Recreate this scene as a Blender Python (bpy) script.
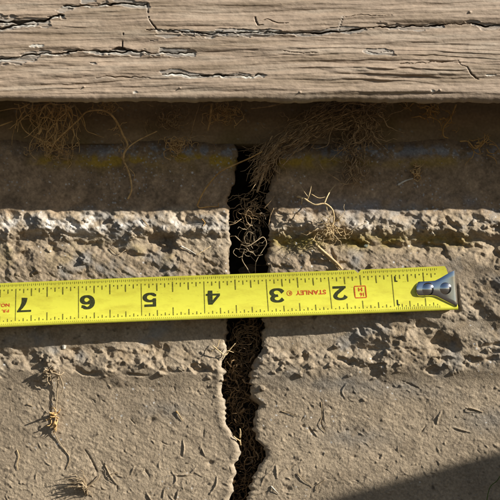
import bpy, math, random
import numpy as np
from mathutils import Vector

# ------------------------------------------------------------------ camera, sky, sun, exposure
for o in list(bpy.data.objects):
    bpy.data.objects.remove(o)
scene = bpy.context.scene
COL = scene.collection
ZC = 0.32                    # height of the view centre above the ground (m)
DCAM = 0.42                  # camera to wall face (m)
MMPX = 0.4032                # one photo pixel in mm, on the plane 6 mm in front of the wall
PD = 0.414

cam_d = bpy.data.cameras.new('camera')
cam = bpy.data.objects.new('camera', cam_d)
COL.objects.link(cam)
cam.location = (0, -DCAM, ZC)
cam.rotation_euler = (math.radians(90), 0, 0)
cam_d.sensor_width = 36
cam_d.lens = 18 / (0.1008 / PD)
cam_d.clip_start = 0.01
cam_d.clip_end = 500
scene.camera = cam

KL, KD = 2.2, 1.2            # shadow drift per unit of relief: leftwards, downwards
to_sun = Vector((KL, -1.0, KD)).normalized()
elev = math.asin(to_sun.z)
azim = math.atan2(to_sun.x, to_sun.y)
world = bpy.data.worlds.new('World')
scene.world = world
world.use_nodes = True
wn = world.node_tree
wn.nodes.clear()
sky = wn.nodes.new('ShaderNodeTexSky')
sky.sky_type = 'NISHITA'
sky.sun_disc = False
sky.sun_elevation = elev
sky.sun_rotation = azim
bg = wn.nodes.new('ShaderNodeBackground')
bg.inputs['Strength'].default_value = 0.05
wo = wn.nodes.new('ShaderNodeOutputWorld')
wn.links.new(sky.outputs[0], bg.inputs[0])
wn.links.new(bg.outputs[0], wo.inputs[0])

sun_d = bpy.data.lights.new('sun', 'SUN')
sun_d.energy = 5.0
sun_d.angle = math.radians(0.5)
sun_d.color = (1.0, 0.95, 0.87)
sun = bpy.data.objects.new('sun', sun_d)
COL.objects.link(sun)
sun.location = to_sun * 3
sun.rotation_euler = to_sun.to_track_quat('Z', 'Y').to_euler()

vs = scene.view_settings
vs.view_transform = 'Standard'
vs.look = 'None'
vs.gamma = 1
vs.use_curve_mapping = False
vs.exposure = 0.5

# ------------------------------------------------------------------ helpers
rng = np.random.default_rng(7)
random.seed(11)


def W(px, py, d):
    """photo-scale coordinates (0..500) and relief d in mm in front of the wall -> metres"""
    s = MMPX * (DCAM * 1000 - d) / (PD * 1000) / 1000
    return ((px - 250) * s, -d / 1000, ZC - (py - 250) * s)


def Wn(px, py, d):
    s = MMPX * (DCAM * 1000 - d) / (PD * 1000) / 1000
    return np.stack([(px - 250) * s, -d / 1000, ZC - (py - 250) * s], -1)


def link(name, mesh, mat=None, parent=None):
    o = bpy.data.objects.new(name, mesh)
    COL.objects.link(o)
    if mat:
        mesh.materials.append(mat)
    if parent:
        o.parent = parent
    return o


def tag(o, label, cat, group=None):
    o['label'] = label
    o['category'] = cat
    if group:
        o['group'] = group
    return o


def mesh_from(verts, faces, smooth=True):
    m = bpy.data.meshes.new('mesh')
    m.from_pydata([tuple(v) for v in verts], [], faces)
    m.update()
    if smooth:
        m.polygons.foreach_set('use_smooth', [True] * len(m.polygons))
    return m


def grid_mesh(P, color=None, smooth=True):
    """P: (rows, cols, 3) vertex array; rows run downwards, columns to the right"""
    r, c, _ = P.shape
    m = bpy.data.meshes.new('mesh')
    idx = np.arange(r * c).reshape(r, c)
    q = np.stack([idx[:-1, :-1], idx[1:, :-1], idx[1:, 1:], idx[:-1, 1:]], -1).reshape(-1, 4)
    n = len(q)
    m.vertices.add(r * c)
    m.vertices.foreach_set('co', P.astype(np.float32).ravel())
    m.loops.add(n * 4)
    m.loops.foreach_set('vertex_index', q.astype(np.int32).ravel())
    m.polygons.add(n)
    m.polygons.foreach_set('loop_start', np.arange(0, n * 4, 4, dtype=np.int32))
    m.polygons.foreach_set('loop_total', np.full(n, 4, dtype=np.int32))
    m.polygons.foreach_set('use_smooth', np.full(n, smooth))
    m.update(calc_edges=True)
    m.validate()
    if color is not None:
        a = m.color_attributes.new('tint', 'FLOAT_COLOR', 'POINT')
        rgba = np.ones((r * c, 4), np.float32)
        rgba[:, :3] = color.reshape(-1, 3)
        a.data.foreach_set('color', rgba.ravel())
    return m


def vnoise(x, y, seed):
    g = np.random.default_rng(seed).random((256, 256)).astype(np.float32)
    xi = np.floor(x).astype(np.int32)
    yi = np.floor(y).astype(np.int32)
    fx = (x - xi).astype(np.float32)
    fy = (y - yi).astype(np.float32)
    fx = fx * fx * fx * (fx * (fx * 6 - 15) + 10)
    fy = fy * fy * fy * (fy * (fy * 6 - 15) + 10)
    x0 = xi & 255
    x1 = (xi + 1) & 255
    y0 = yi & 255
    y1 = (yi + 1) & 255
    a = g[y0, x0] * (1 - fx) + g[y0, x1] * fx
    b = g[y1, x0] * (1 - fx) + g[y1, x1] * fx
    return (a * (1 - fy) + b * fy) * 2 - 1


def fbm(x, y, s, seed, octv=4, gain=0.5):
    t = 0
    a = 1.0
    for k in range(octv):
        an = 0.62 + 1.17 * k
        u, v = x / s, y / s
        t = t + a * vnoise(u * math.cos(an) - v * math.sin(an) + 17.3 * k, u * math.sin(an) + v * math.cos(an) + 9.1 * k, seed + k)
        s *= 0.5
        a *= gain
    return t


def worley(x, y, s, seed):
    r = np.random.default_rng(seed)
    jx = r.random((128, 128)).astype(np.float32)
    jy = r.random((128, 128)).astype(np.float32)
    x = x / s
    y = y / s
    xi = np.floor(x).astype(np.int32)
    yi = np.floor(y).astype(np.int32)
    f1 = np.full(x.shape, 9.0, np.float32)
    f2 = np.full(x.shape, 9.0, np.float32)
    for dy in (-1, 0, 1):
        for dx in (-1, 0, 1):
            cx = xi + dx
            cy = yi + dy
            ex = cx + jx[cy & 127, cx & 127] - x
            ey = cy + jy[cy & 127, cx & 127] - y
            d = np.sqrt(ex * ex + ey * ey)
            f2 = np.minimum(f2, np.maximum(f1, d))
            f1 = np.minimum(f1, d)
    return f1, f2


def facets(x, y, s, seed, tilt=0.5, off=0.5):
    """broken surface: every cell a tilted plane of its own height"""
    r = np.random.default_rng(seed)
    jx, jy, ho, tx, ty = (r.random((128, 128)).astype(np.float32) for _ in range(5))
    x = x / s
    y = y / s
    xi = np.floor(x).astype(np.int32)
    yi = np.floor(y).astype(np.int32)
    best = np.full(x.shape, 9.0, np.float32)
    val = np.zeros(x.shape, np.float32)
    for dy in (-1, 0, 1):
        for dx in (-1, 0, 1):
            a = (yi + dy) & 127
            b = (xi + dx) & 127
            ex = x - (xi + dx + jx[a, b])
            ey = y - (yi + dy + jy[a, b])
            d = ex * ex + ey * ey
            h = off * (ho[a, b] * 2 - 1) + tilt * ((tx[a, b] * 2 - 1) * ex + (ty[a, b] * 2 - 1) * ey)
            m = d < best
            best = np.where(m, d, best)
            val = np.where(m, h, val)
    return val


def sstep(a, b, x):
    t = np.clip((x - a) / (b - a), 0, 1)
    return t * t * (3 - 2 * t)


class Raster:
    """relief map in photo-scale coordinates"""
    def __init__(s, x0, x1, y0, y1, res):
        s.x0, s.y0, s.res = x0, y0, res
        s.w = int((x1 - x0) * res) + 1
        s.h = int((y1 - y0) * res) + 1
        s.X, s.Y = np.meshgrid(x0 + np.arange(s.w) / res, y0 + np.arange(s.h) / res)
        s.X = s.X.astype(np.float32)
        s.Y = s.Y.astype(np.float32)

    def sample(s, A, px, py):
        def fold(a, n):      # beyond the map the relief goes on mirrored
            a = np.abs(a) % (2 * n)
            return np.clip(np.where(a > n, 2 * n - a, a), 0, n - 0.001)
        u = fold((px - s.x0) * s.res, s.w - 1)
        v = (py - s.y0) * s.res
        v = np.where(v > s.h - 1, s.h - 1 - (v - s.h + 1) % (150 * s.res), v)
        v = np.clip(v, 0, s.h - 1.001)
        i = u.astype(np.int32)
        j = v.astype(np.int32)
        fu = u - i
        fv = v - j
        if A.ndim == 3:
            fu = fu[..., None]
            fv = fv[..., None]
        return (A[j, i] * (1 - fu) + A[j, i + 1] * fu) * (1 - fv) + (A[j + 1, i] * (1 - fu) + A[j + 1, i + 1] * fu) * fv

    def window(s, xa, xb, ya, yb):
        i0 = max(0, int((xa - s.x0) * s.res))
        i1 = min(s.w, int((xb - s.x0) * s.res) + 2)
        j0 = max(0, int((ya - s.y0) * s.res))
        j1 = min(s.h, int((yb - s.y0) * s.res) + 2)
        return (slice(j0, j1), slice(i0, i1)) if (i1 > i0 and j1 > j0) else None

    def stroke_dist(s, pts, pad, sl=None):
        """signed-side distance to a polyline, in a padded window"""
        p = np.array(pts, float)
        sl = sl or s.window(p[:, 0].min() - pad, p[:, 0].max() + pad, p[:, 1].min() - pad, p[:, 1].max() + pad)
        if sl is None:
            return None
        X = s.X[sl]
        Y = s.Y[sl]
        best = np.full(X.shape, 1e9, np.float32)
        side = np.zeros_like(best)
        along = np.zeros_like(best)
        L = 0.0
        seg = np.hypot(np.diff(p[:, 0]), np.diff(p[:, 1]))
        tot = seg.sum() + 1e-6
        for k in range(len(p) - 1):
            ax, ay = p[k]
            bx, by = p[k + 1]
            dx, dy = bx - ax, by - ay
            l2 = dx * dx + dy * dy + 1e-9
            t = np.clip(((X - ax) * dx + (Y - ay) * dy) / l2, 0, 1)
            ex = X - (ax + t * dx)
            ey = Y - (ay + t * dy)
            d = np.sqrt(ex * ex + ey * ey)
            m = d < best
            best = np.where(m, d, best)
            side = np.where(m, np.sign(dx * ey - dy * ex), side)
            along = np.where(m, (L + t * seg[k]) / tot, along)
            L += seg[k]
        return sl, best, side, along


def spline(pts, n=8):
    """Catmull-Rom through the points"""
    p = np.array(pts, float)
    if len(p) < 3:
        t = np.linspace(0, 1, n + 1)[:, None]
        return p[0] * (1 - t) + p[-1] * t
    q = np.vstack([2 * p[0] - p[1], p, 2 * p[-1] - p[-2]])
    out = []
    for i in range(1, len(q) - 2):
        a, b, c, d = q[i - 1], q[i], q[i + 1], q[i + 2]
        for k in range(n):
            t = k / n
            out.append(0.5 * (2 * b + (c - a) * t + (2 * a - 5 * b + 4 * c - d) * t * t + (3 * b - a - 3 * c + d) * t ** 3))
    out.append(p[-1])
    return np.array(out)


class Tubes:
    """collects tapered fibres; points in metres, radius in mm"""
    def __init__(s, k=1.05):
        s.v = []
        s.f = []
        s.k = k

    def add(s, pts, r0, r1, n=5, flat=1.0, wob=0.12):
        p = np.array(pts, float)
        k = len(p)
        t = np.gradient(p, axis=0)
        t /= np.linalg.norm(t, axis=1)[:, None] + 1e-12
        ref = np.array([0.31, 0.87, 0.38])
        a = np.cross(t, ref)
        a /= np.linalg.norm(a, axis=1)[:, None] + 1e-12
        b = np.cross(t, a)
        base = len(s.v)
        r0, r1 = r0 * s.k, r1 * s.k
        for i in range(k):
            r = (r0 + (r1 - r0) * i / (k - 1)) / 1000 * (1 + wob * math.sin(i * 2.3 + r0 * 50))
            for j in range(n):
                an = 2 * math.pi * j / n
                s.v.append(p[i] + a[i] * math.cos(an) * r + b[i] * math.sin(an) * r * flat)
        for i in range(k - 1):
            for j in range(n):
                j2 = (j + 1) % n
                s.f.append((base + i * n + j, base + i * n + j2, base + (i + 1) * n + j2, base + (i + 1) * n + j))
        s.f.append(tuple(base + j for j in reversed(range(n))))
        s.f.append(tuple(base + (k - 1) * n + j for j in range(n)))

    def build(s, name, mat, parent=None):
        return link(name, mesh_from(s.v, s.f), mat, parent)


# ------------------------------------------------------------------ materials
def new_mat(name):
    m = bpy.data.materials.new(name)
    m.use_nodes = True
    nt = m.node_tree
    b = nt.nodes['Principled BSDF']
    return m, nt, b


def node(nt, kind, **kw):
    n = nt.nodes.new(kind)
    for k, v in kw.items():
        if k in n.inputs:
            n.inputs[k].default_value = v
        else:
            setattr(n, k, v)
    return n


def tint_mat(name, rough, bumps, spec=0.3, fine=(900.0, 0.22)):
    """colour from the 'tint' attribute, broken up by fine noise; several bump scales"""
    m, nt, b = new_mat(name)
    at = node(nt, 'ShaderNodeAttribute', attribute_name='tint')
    tc = node(nt, 'ShaderNodeTexCoord')
    n1 = node(nt, 'ShaderNodeTexNoise', Scale=fine[0], Detail=5.0)
    nt.links.new(tc.outputs['Object'], n1.inputs['Vector'])
    mr = node(nt, 'ShaderNodeMapRange')
    mr.inputs[1].default_value = 0.25
    mr.inputs[2].default_value = 0.75
    mr.inputs[3].default_value = 1 - fine[1]
    mr.inputs[4].default_value = 1 + fine[1]
    nt.links.new(n1.outputs['Fac'], mr.inputs[0])
    mx = node(nt, 'ShaderNodeVectorMath', operation='MULTIPLY')
    nt.links.new(at.outputs['Color'], mx.inputs[0])
    nt.links.new(mr.outputs[0], mx.inputs[1])
    nt.links.new(mx.outputs[0], b.inputs['Base Color'])
    b.inputs['Roughness'].default_value = rough
    b.inputs['Specular IOR Level'].default_value = spec
    prev = None
    for sc, dist, stretch in bumps:
        mp = node(nt, 'ShaderNodeMapping')
        mp.inputs['Scale'].default_value = stretch
        nt.links.new(tc.outputs['Object'], mp.inputs[0])
        nn = node(nt, 'ShaderNodeTexNoise', Scale=sc, Detail=6.0, Roughness=0.6)
        nt.links.new(mp.outputs[0], nn.inputs['Vector'])
        bp = node(nt, 'ShaderNodeBump', Strength=1.0, Distance=dist)
        nt.links.new(nn.outputs['Fac'], bp.inputs['Height'])
        if prev:
            nt.links.new(prev.outputs[0], bp.inputs['Normal'])
        prev = bp
    nt.links.new(prev.outputs[0], b.inputs['Normal'])
    return m


def fibre_mat(name, c0, c1, rough=0.75, scale=500.0):
    m, nt, b = new_mat(name)
    tc = node(nt, 'ShaderNodeTexCoord')
    n1 = node(nt, 'ShaderNodeTexNoise', Scale=scale, Detail=3.0)
    nt.links.new(tc.outputs['Object'], n1.inputs['Vector'])
    cr = node(nt, 'ShaderNodeValToRGB')
    cr.color_ramp.elements[0].position = 0.32
    cr.color_ramp.elements[1].position = 0.68
    cr.color_ramp.elements[0].color = (*c0, 1)
    cr.color_ramp.elements[1].color = (*c1, 1)
    nt.links.new(n1.outputs['Fac'], cr.inputs[0])
    nt.links.new(cr.outputs[0], b.inputs['Base Color'])
    b.inputs['Roughness'].default_value = rough
    b.inputs['Specular IOR Level'].default_value = 0.25
    return m


M_wall = tint_mat('painted_concrete', 0.85, [(700.0, 0.00018, (1, 1, 1)), (1900.0, 0.00024, (1, 1, 1))])
M_board = tint_mat('weathered_paint', 0.62, [(30.0, 0.0003, (1, 1, 12)), (1100.0, 0.00016, (0.5, 1, 1))], spec=0.4, fine=(350.0, 0.10))
M_sill = tint_mat('brown_painted_board', 0.8, [(500.0, 0.0002, (0.4, 1, 1)), (1500.0, 0.0001, (1, 1, 1))])
M_root = fibre_mat('brown_root', (0.44, 0.27, 0.11), (0.82, 0.56, 0.25))
M_rootdark = fibre_mat('dark_root', (0.20, 0.13, 0.065), (0.62, 0.43, 0.23))
M_rootcrack = fibre_mat('dimmed_root', (0.07, 0.045, 0.025), (0.34, 0.22, 0.11))  # root colour darkened to stand in for the dimness inside the crack
M_straw = fibre_mat('dry_straw', (0.48, 0.34, 0.17), (0.72, 0.56, 0.32))
M_stem = fibre_mat('dull_stem', (0.30, 0.22, 0.13), (0.46, 0.36, 0.23))
M_pale = fibre_mat('pale_fibre', (0.55, 0.50, 0.40), (0.80, 0.76, 0.66))
M_orange = fibre_mat('orange_straw', (0.42, 0.24, 0.08), (0.70, 0.44, 0.16))
M_green = fibre_mat('grass_green', (0.06, 0.10, 0.02), (0.14, 0.18, 0.05), 0.5)
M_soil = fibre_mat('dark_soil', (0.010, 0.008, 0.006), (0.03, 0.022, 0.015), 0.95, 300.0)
M_ground = fibre_mat('garden_soil', (0.03, 0.022, 0.015), (0.09, 0.068, 0.045), 0.95, 40.0)
M_timber = fibre_mat('caster_timber', (0.16, 0.13, 0.10), (0.30, 0.25, 0.19), 0.8, 30.0)

# ------------------------------------------------------------------ foundation wall with its crack
crackL = np.array([(130, 234), (143, 234), (154, 236), (167, 237), (185, 234), (197, 228), (210, 228), (224, 230), (246, 229),
                   (271, 228), (300, 227), (334, 227), (349, 227), (360, 223), (378, 221), (392, 223), (406, 227), (424, 227),
                   (439, 235), (452, 242), (460, 239), (464, 236), (475, 234), (489, 232), (500, 230), (540, 226), (1200, 200)], float)
crackR = np.array([(130, 272), (143, 270), (154, 277), (167, 276), (185, 271), (197, 268), (210, 268), (224, 269), (246, 269),
                   (271, 269), (300, 266), (334, 263), (349, 262), (360, 255), (378, 252), (392, 252), (406, 257), (424, 254),
                   (439, 257), (450, 266), (456, 265), (464, 258), (475, 254), (489, 248), (500, 246), (540, 240), (1200, 206)], float)


def crack_edges(y):
    z = np.zeros_like(y)
    L = np.interp(y, crackL[:, 0], crackL[:, 1]) + 2.0 * fbm(z + 3, y, 14, 301, 3) + 0.8 * vnoise(z, y / 2.6, 305)
    R = np.interp(y, crackR[:, 0], crackR[:, 1]) + 2.5 * fbm(z + 8, y, 12, 311, 3) + 1.2 * vnoise(z, y / 2.2, 315)
    far = sstep(520, 640, y)
    return L, R + far * 0


R = Raster(-50, 550, 136, 560, 2)
X, Y = R.X, R.Y
wx = X + 5 * fbm(X, Y, 40, 21, 2)
wy = Y + 3.0 * fbm(X, Y, 34, 31, 3)
prof = np.array([(136, -9), (141, -8), (144, -5), (147, -2.8), (151, -1.2), (157, -0.1), (163, 0.25), (185, 0.3), (202, 0.6), (207, 1.2),
                 (212, 2.8), (219, 4.2), (230, 4.2), (238, 2.4), (246, 2.2), (254, 3.6), (264, 4.8), (285, 5.6), (300, 5.4), (318, 2.6),
                 (330, 0.6), (350, 0.5), (359, 1.6), (370, 1.7), (379, 0.9), (388, 0.25), (400, 0), (560, 0)], float)
H = np.interp(wy, prof[:, 0], prof[:, 1]).astype(np.float32)
H -= 2.0 * np.exp(-((Y - 241 - 3 * fbm(X, Y * 0, 30, 45, 2)) / 6.5) ** 2) * sstep(264, 282, X) * np.clip(0.75 + 0.7 * fbm(X, Y, 40, 47, 2), 0.1, 1.2)
# right-hand side bulges below and beyond the tape end
H += 3.4 * sstep(322, 400, X) * sstep(296, 318, Y) * (1 - sstep(338, 384, Y))
H += 1.4 * np.exp(-((X - 478) / 40) ** 2 - ((Y - 300) / 34) ** 2)
# rough eroded band
edge_n = 4 * fbm(X, Y, 22, 41, 3)
edge_w = 13 * fbm(X, Y * 0.6, 55, 43, 4)
rough = sstep(204, 216, Y + 1.1 * edge_n) * (1 - sstep(358, 386, Y + 1.2 * edge_n + 0.7 * edge_w))
calm = sstep(326, 333, Y) * (1 - sstep(344, 352, Y)) * (1 - 0.75 * sstep(330, 380, X))
rough_k = rough * (1 - 0.75 * calm)
f1, f2 = worley(wx + 2 * vnoise(X / 5, Y / 5, 55), wy, 13, 51)
knob = np.clip(1 - f1 * 1.25, 0, 1) ** 0.8
g1, g2 = worley(wx, wy * 1.25, 6.0, 61)
knob2 = np.clip(1 - g1 * 1.3, 0, 1)
big = fbm(wx, wy * 1.5, 34, 71, 4)
cra, sra = math.cos(0.62), math.sin(0.62)
RU = X * cra + Y * sra
RV = -X * sra + Y * cra
fx = X + 4 * fbm(X, Y, 14, 75, 3)
fy = Y + 3 * fbm(X, Y, 12, 77, 3)
low_r = 0.55 + 0.45 * sstep(345, 358, Y)
amp_r = np.clip(0.62 + 0.75 * fbm(X, Y, 55, 86, 3), 0.22, 1.1)
H0 = H.copy()
H += rough_k * amp_r * (1.6 * big + 1.0 * facets(fx, fy * 1.5, 26, 79, 0.9, 0.55) + low_r * 0.62 * facets(fx + 2 * vnoise(X / 3, Y / 3, 78), fy * 1.3, 10, 81, 0.9, 0.6))
H += rough_k * amp_r * low_r * 0.26 * facets(fx + vnoise(X / 2, Y / 2, 80), fy, 4.5, 82, 0.9, 0.7) * np.clip(0.5 + 1.2 * fbm(X, Y, 30, 84, 2), 0, 1)
dH = H - H0
for _ in range(3):
    dH = (dH + np.roll(dH, 1, 0) + np.roll(dH, -1, 0) + np.roll(dH, 1, 1) + np.roll(dH, -1, 1)) / 5
H = H0 + dH
H += rough_k * (0.16 * fbm(X, Y, 6, 81, 3) + 0.26 * fbm(RU / 3.4, RV, 4.0, 83, 3))
H += rough * 0.10 * fbm(X, Y, 2.2, 85, 2)
H += 1.7 * fbm(X, Y * 1.4, 17, 87, 3) * np.exp(-((Y - 215) / 8) ** 2)
# scooped hollows and slits whose shade shows in the sun: x, y, rx, ry, depth, tilt
hol = [(24, 239, 17, 8, 3.8, -0.3), (73, 222, 7, 5, 2.2, 0), (92, 247, 22, 5, 2.8, 0.15), (55, 250, 12, 5, 2.2, 0.4), (22, 258, 9, 5, 2.0, 0.3),
       (161, 243, 12, 16, 4.6, -0.15), (138, 255, 22, 4.5, 3.2, 0.05), (198, 223, 16, 5, 2.8, 0.2), (118, 249, 10, 6, 2.0, 0), (214, 238, 9, 5, 2.4, 0),
       (182, 262, 10, 4, 1.8, 0.3), (213, 262, 10, 4, 1.8, 0.2),
       (300, 233, 28, 6, 3.2, 0.12), (345, 242, 30, 5, 3.0, 0.1), (285, 247, 10, 5, 1.8, 0), (372, 232, 10, 5, 2.4, 0), (318, 262, 14, 4, 2.0, 0.5), (283, 268, 8, 4, 2, 0),
       (408, 246, 34, 4.5, 3.4, 0.05), (445, 223, 14, 7, 3.6, 0.35), (452, 240, 10, 7, 3.8, 0.5), (490, 256, 16, 8, 4.2, -0.2), (470, 247, 20, 4, 2.6, 0.2),
       (496, 232, 10, 5, 3.0, 0), (395, 226, 8, 4, 1.6, 0.2), (430, 254, 10, 3, 1.6, 0),
       (34, 360, 15, 9, 3.4, 0.35), (80, 372, 18, 4.5, 2.4, 0.1), (38, 384, 10, 3.5, 1.6, 0.2), (75, 353, 7, 5, 2.0, 0.5), (112, 366, 9, 4, 2.0, -0.2), (105, 352, 6, 4, 1.5, 0),
       (158, 350, 8, 10, 2.6, 0.6), (200, 366, 14, 4, 2.9, 0.15), (148, 344, 6, 4, 1.4, 0), (168, 372, 8, 3, 1.6, 0), (135, 374, 9, 3, 1.6, 0.2), (222, 352, 5, 4, 1.2, 0),
       (302, 358, 6, 5, 2.2, 0.4), (345, 362, 12, 4, 2.6, 0.3), (288, 361, 10, 3, 1.4, 0), (398, 340, 6, 5, 2.2, 0.4), (362, 331, 6, 3, 1.6, 0.5),
       (441, 344, 19, 10, 4.4, 0.2), (433, 360, 9, 4, 2.2, -0.2), (448, 361, 9, 3.5, 2.0, -0.2), (430, 370, 8, 3.5, 1.8, 0.1), (470, 362, 9, 5, 2.4, 0.1),
       (492, 345, 14, 4, 2.6, 0.15), (488, 361, 12, 4, 2.2, -0.1), (480, 310, 9, 6, 2.4, 0.3), (492, 290, 8, 5, 2.0, 0.4), (474, 284, 6, 4, 1.5, 0)]
for (hx, hy, rx, ry, dp, tl) in hol:
    sl = R.window(hx - rx * 2.2, hx + rx * 2.2, hy - rx * 2.2 - ry, hy + rx * 2.2 + ry)
    x = X[sl] - hx + 5.5 * fbm(X[sl], Y[sl], 14, 91, 3)
    y = Y[sl] - hy + 3.2 * fbm(X[sl], Y[sl], 11, 94, 3)
    u = x * math.cos(tl) + y * math.sin(tl)
    v = -x * math.sin(tl) + y * math.cos(tl)
    q = np.sqrt((u / rx) ** 2 + (v / ry) ** 2)
    H[sl] -= 0.68 * dp * (1 - sstep(0.3, 1.25, q)) * (0.9 + 0.2 * vnoise(X[sl] / 6, Y[sl] / 6, 95))
# crumbs along the lower limit of the rough band
r2 = np.random.default_rng(5)
for k in range(300):
    cx = r2.uniform(-45, 545)
    cy = r2.choice([r2.normal(364, 12), r2.uniform(220, 275), r2.normal(228, 6)])
    cr = r2.uniform(1.2, 4.2)
    if 333 < cy < 350 and cx < 330:
        continue
    sl = R.window(cx - cr * 2, cx + cr * 2, cy - cr * 2, cy + cr * 2)
    if sl is None:
        continue
    x = X[sl] - cx + 0.8 * vnoise(X[sl] / 2, Y[sl] / 2, 97)
    y = (Y[sl] - cy) * r2.uniform(1, 1.7) + x * r2.uniform(-0.4, 0.4) + 0.8 * vnoise(X[sl] / 2, Y[sl] / 2, 98)
    q = np.sqrt(x * x + y * y) / cr
    H[sl] += cr * 0.3 * r2.uniform(0.4, 1.1) * (1 - sstep(0.6, 1.05, q + 0.25 * vnoise(X[sl] / 1.5, Y[sl] / 1.5, 99)))
# brushed skin of the smooth faces
smooth = 1 - rough
ca, sa = math.cos(0.55), math.sin(0.55)
U = X * ca + Y * sa
V = -X * sa + Y * ca
faceg = 0.35 + 0.65 * sstep(375, 390, Y)
strk = fbm(U / 3.4, V, 3.0, 101, 3) * (0.4 + np.clip(0.5 + fbm(X, Y, 40, 103, 2), 0, 1))
H += smooth * sstep(150, 170, Y) * faceg * (0.075 * strk + 0.30 * fbm(X, Y, 34, 111, 3) + 0.075 * fbm(X, Y, 1.9, 121, 2) + 0.05 * fbm(X, Y, 7, 141, 3))
pim1, _ = worley(wx + 2 * vnoise(X / 2, Y / 2, 135), wy, 14, 133)
H += smooth * sstep(375, 390, Y) * 0.30 * np.clip(0.16 - pim1, 0, 1) / 0.16
# painted-over bits and scratches
marks = [[(204, 428), (203, 438)], [(183, 441), (184, 448), (183, 455)], [(131, 474), (134, 467)], [(172, 472), (176, 478), (174, 484), (165, 489), (155, 495)],
         [(176, 475), (184, 475), (190, 474), (197, 466)], [(217, 477), (216, 485), (210, 494)], [(145, 469), (149, 476)], [(202, 449), (205, 456)], [(164, 490), (163, 498)],
         [(178, 492), (176, 500)], [(147, 494), (151, 500)], [(321, 400), (322, 415), (321, 424), (325, 432)], [(280, 412), (287, 413), (295, 416)], [(310, 427), (317, 436)],
         [(276, 466), (277, 478)], [(285, 472), (295, 465)], [(252, 497), (262, 494), (270, 490)], [(261, 486), (264, 478), (270, 472)], [(420, 434), (426, 425)],
         [(467, 408), (474, 409), (482, 412)], [(437, 424), (438, 418), (441, 412)], [(453, 427), (462, 430), (470, 432)], [(85, 450), (91, 459), (97, 472)],
         [(105, 463), (109, 474), (117, 485)], [(117, 484), (117, 492)], [(135, 424), (130, 419)], [(347, 383), (342, 391), (345, 398)], [(402, 381), (418, 388)], [(300, 421), (304, 416)]]
r3 = np.random.default_rng(15)
for k in range(620):
    cx, cy = r3.uniform(-40, 540), r3.choice([r3.uniform(384, 550), r3.uniform(384, 550), r3.normal(478, 18)])
    a = r3.uniform(0, math.pi)
    ln = r3.uniform(2, 6) if k % 5 else r3.uniform(6, 12)
    b = r3.normal(0, 0.5)
    marks.append([(cx, cy), (cx + ln * .5 * math.cos(a), cy + ln * .5 * math.sin(a)), (cx + ln * .5 * (math.cos(a) + math.cos(a + b)), cy + ln * .5 * (math.sin(a) + math.sin(a + b)))])
for i, mk in enumerate(marks):
    res = R.stroke_dist(spline(mk, 4)[:, :2] if len(mk) > 2 else mk, 5)
    if res is None:
        continue
    sl, d, sd, al = res
    w = (r3.uniform(0.5, 0.8) if i < 29 else r3.uniform(0.35, 0.6))
    amp = (r3.uniform(0.5, 0.8) if i < 29 else r3.uniform(0.12, 0.42)) * (1 if r3.random() < 0.6 else -1)
    H[sl] += amp * np.exp(-(d / w) ** 2) * np.sin(np.pi * np.clip(al, 0.08, 0.92)) ** 0.5
    H[sl] -= 0.2 * abs(amp) * np.exp(-((d - 1.8) / 1.2) ** 2) * (sd > 0)
for (x, y, rr, dp) in [(210, 463, 3, -1.1), (287, 489, 3.5, -1.0), (152, 420, 3, -0.9), (312, 431, 3, -0.9), (303, 426, 2, -.7), (346, 430, 2, -.6), (263, 429, 2.2, -.7), (354, 457, 2, -.6)]:
    H += dp * np.exp(-((X - x) ** 2 + ((Y - y) * 1.3) ** 2) / rr ** 2)
# the steel lies on the highest lumps
tn = np.clip((456 - X) / 62.9, -0.1, 20)
tv = Y - (305.2 - 0.0385 * X) + 22
lim = np.interp(tn, [0, 1.2, 2.2, 3.5, 20], [6.1, 6.3, 6.7, 6.9, 7.1])
lim = lim + 0.3 * np.clip(X - 457, 0, None) + 0.5 * np.clip(-2 - tv, 0, None) + 0.5 * np.clip(tv - 46, 0, None)
H = np.minimum(H, lim - 0.25 * np.clip(H - lim, 0, 1))
hk_m = np.exp(-((X - 462) / 22) ** 2 - ((Y - 290) / 34) ** 2) ** 0.5
H = H - np.clip(hk_m * 1.3, 0, 1) * 2.6 * sstep(4.0, 6.5, H)
# rims of the crack break away
Lx, Rx = crack_edges(Y[:, 0])
dl = Lx[:, None] - X
dr = X - Rx[:, None]
H -= np.where(dl > -2, 1.7 * np.exp(-np.clip(dl, 0, None) / 1.4), 0)
rimw = 1 + 0.6 * vnoise(X / 9, Y / 5, 151)
H -= np.where(dr > -2, 1.8 * np.exp(-np.clip(dr, 0, None) / (2.4 * rimw)), 0)
H += 0.35 * np.exp(-((dl - 5) / 4) ** 2) * sstep(330, 380, Y)

# colours: brown masonry paint, worn, mossy and dusted
base = np.array([0.345, 0.272, 0.186])
C = np.ones(X.shape + (3,), np.float32) * base
var = fbm(X, Y, 60, 201, 4)
C *= (1 + 0.14 * var + 0.07 * fbm(X, Y, 9, 203, 3))[..., None]


def blend(C, col, k):
    k = np.clip(k, 0, 1)[..., None]
    return C * (1 - k) + np.array(col, np.float32) * k


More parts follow.
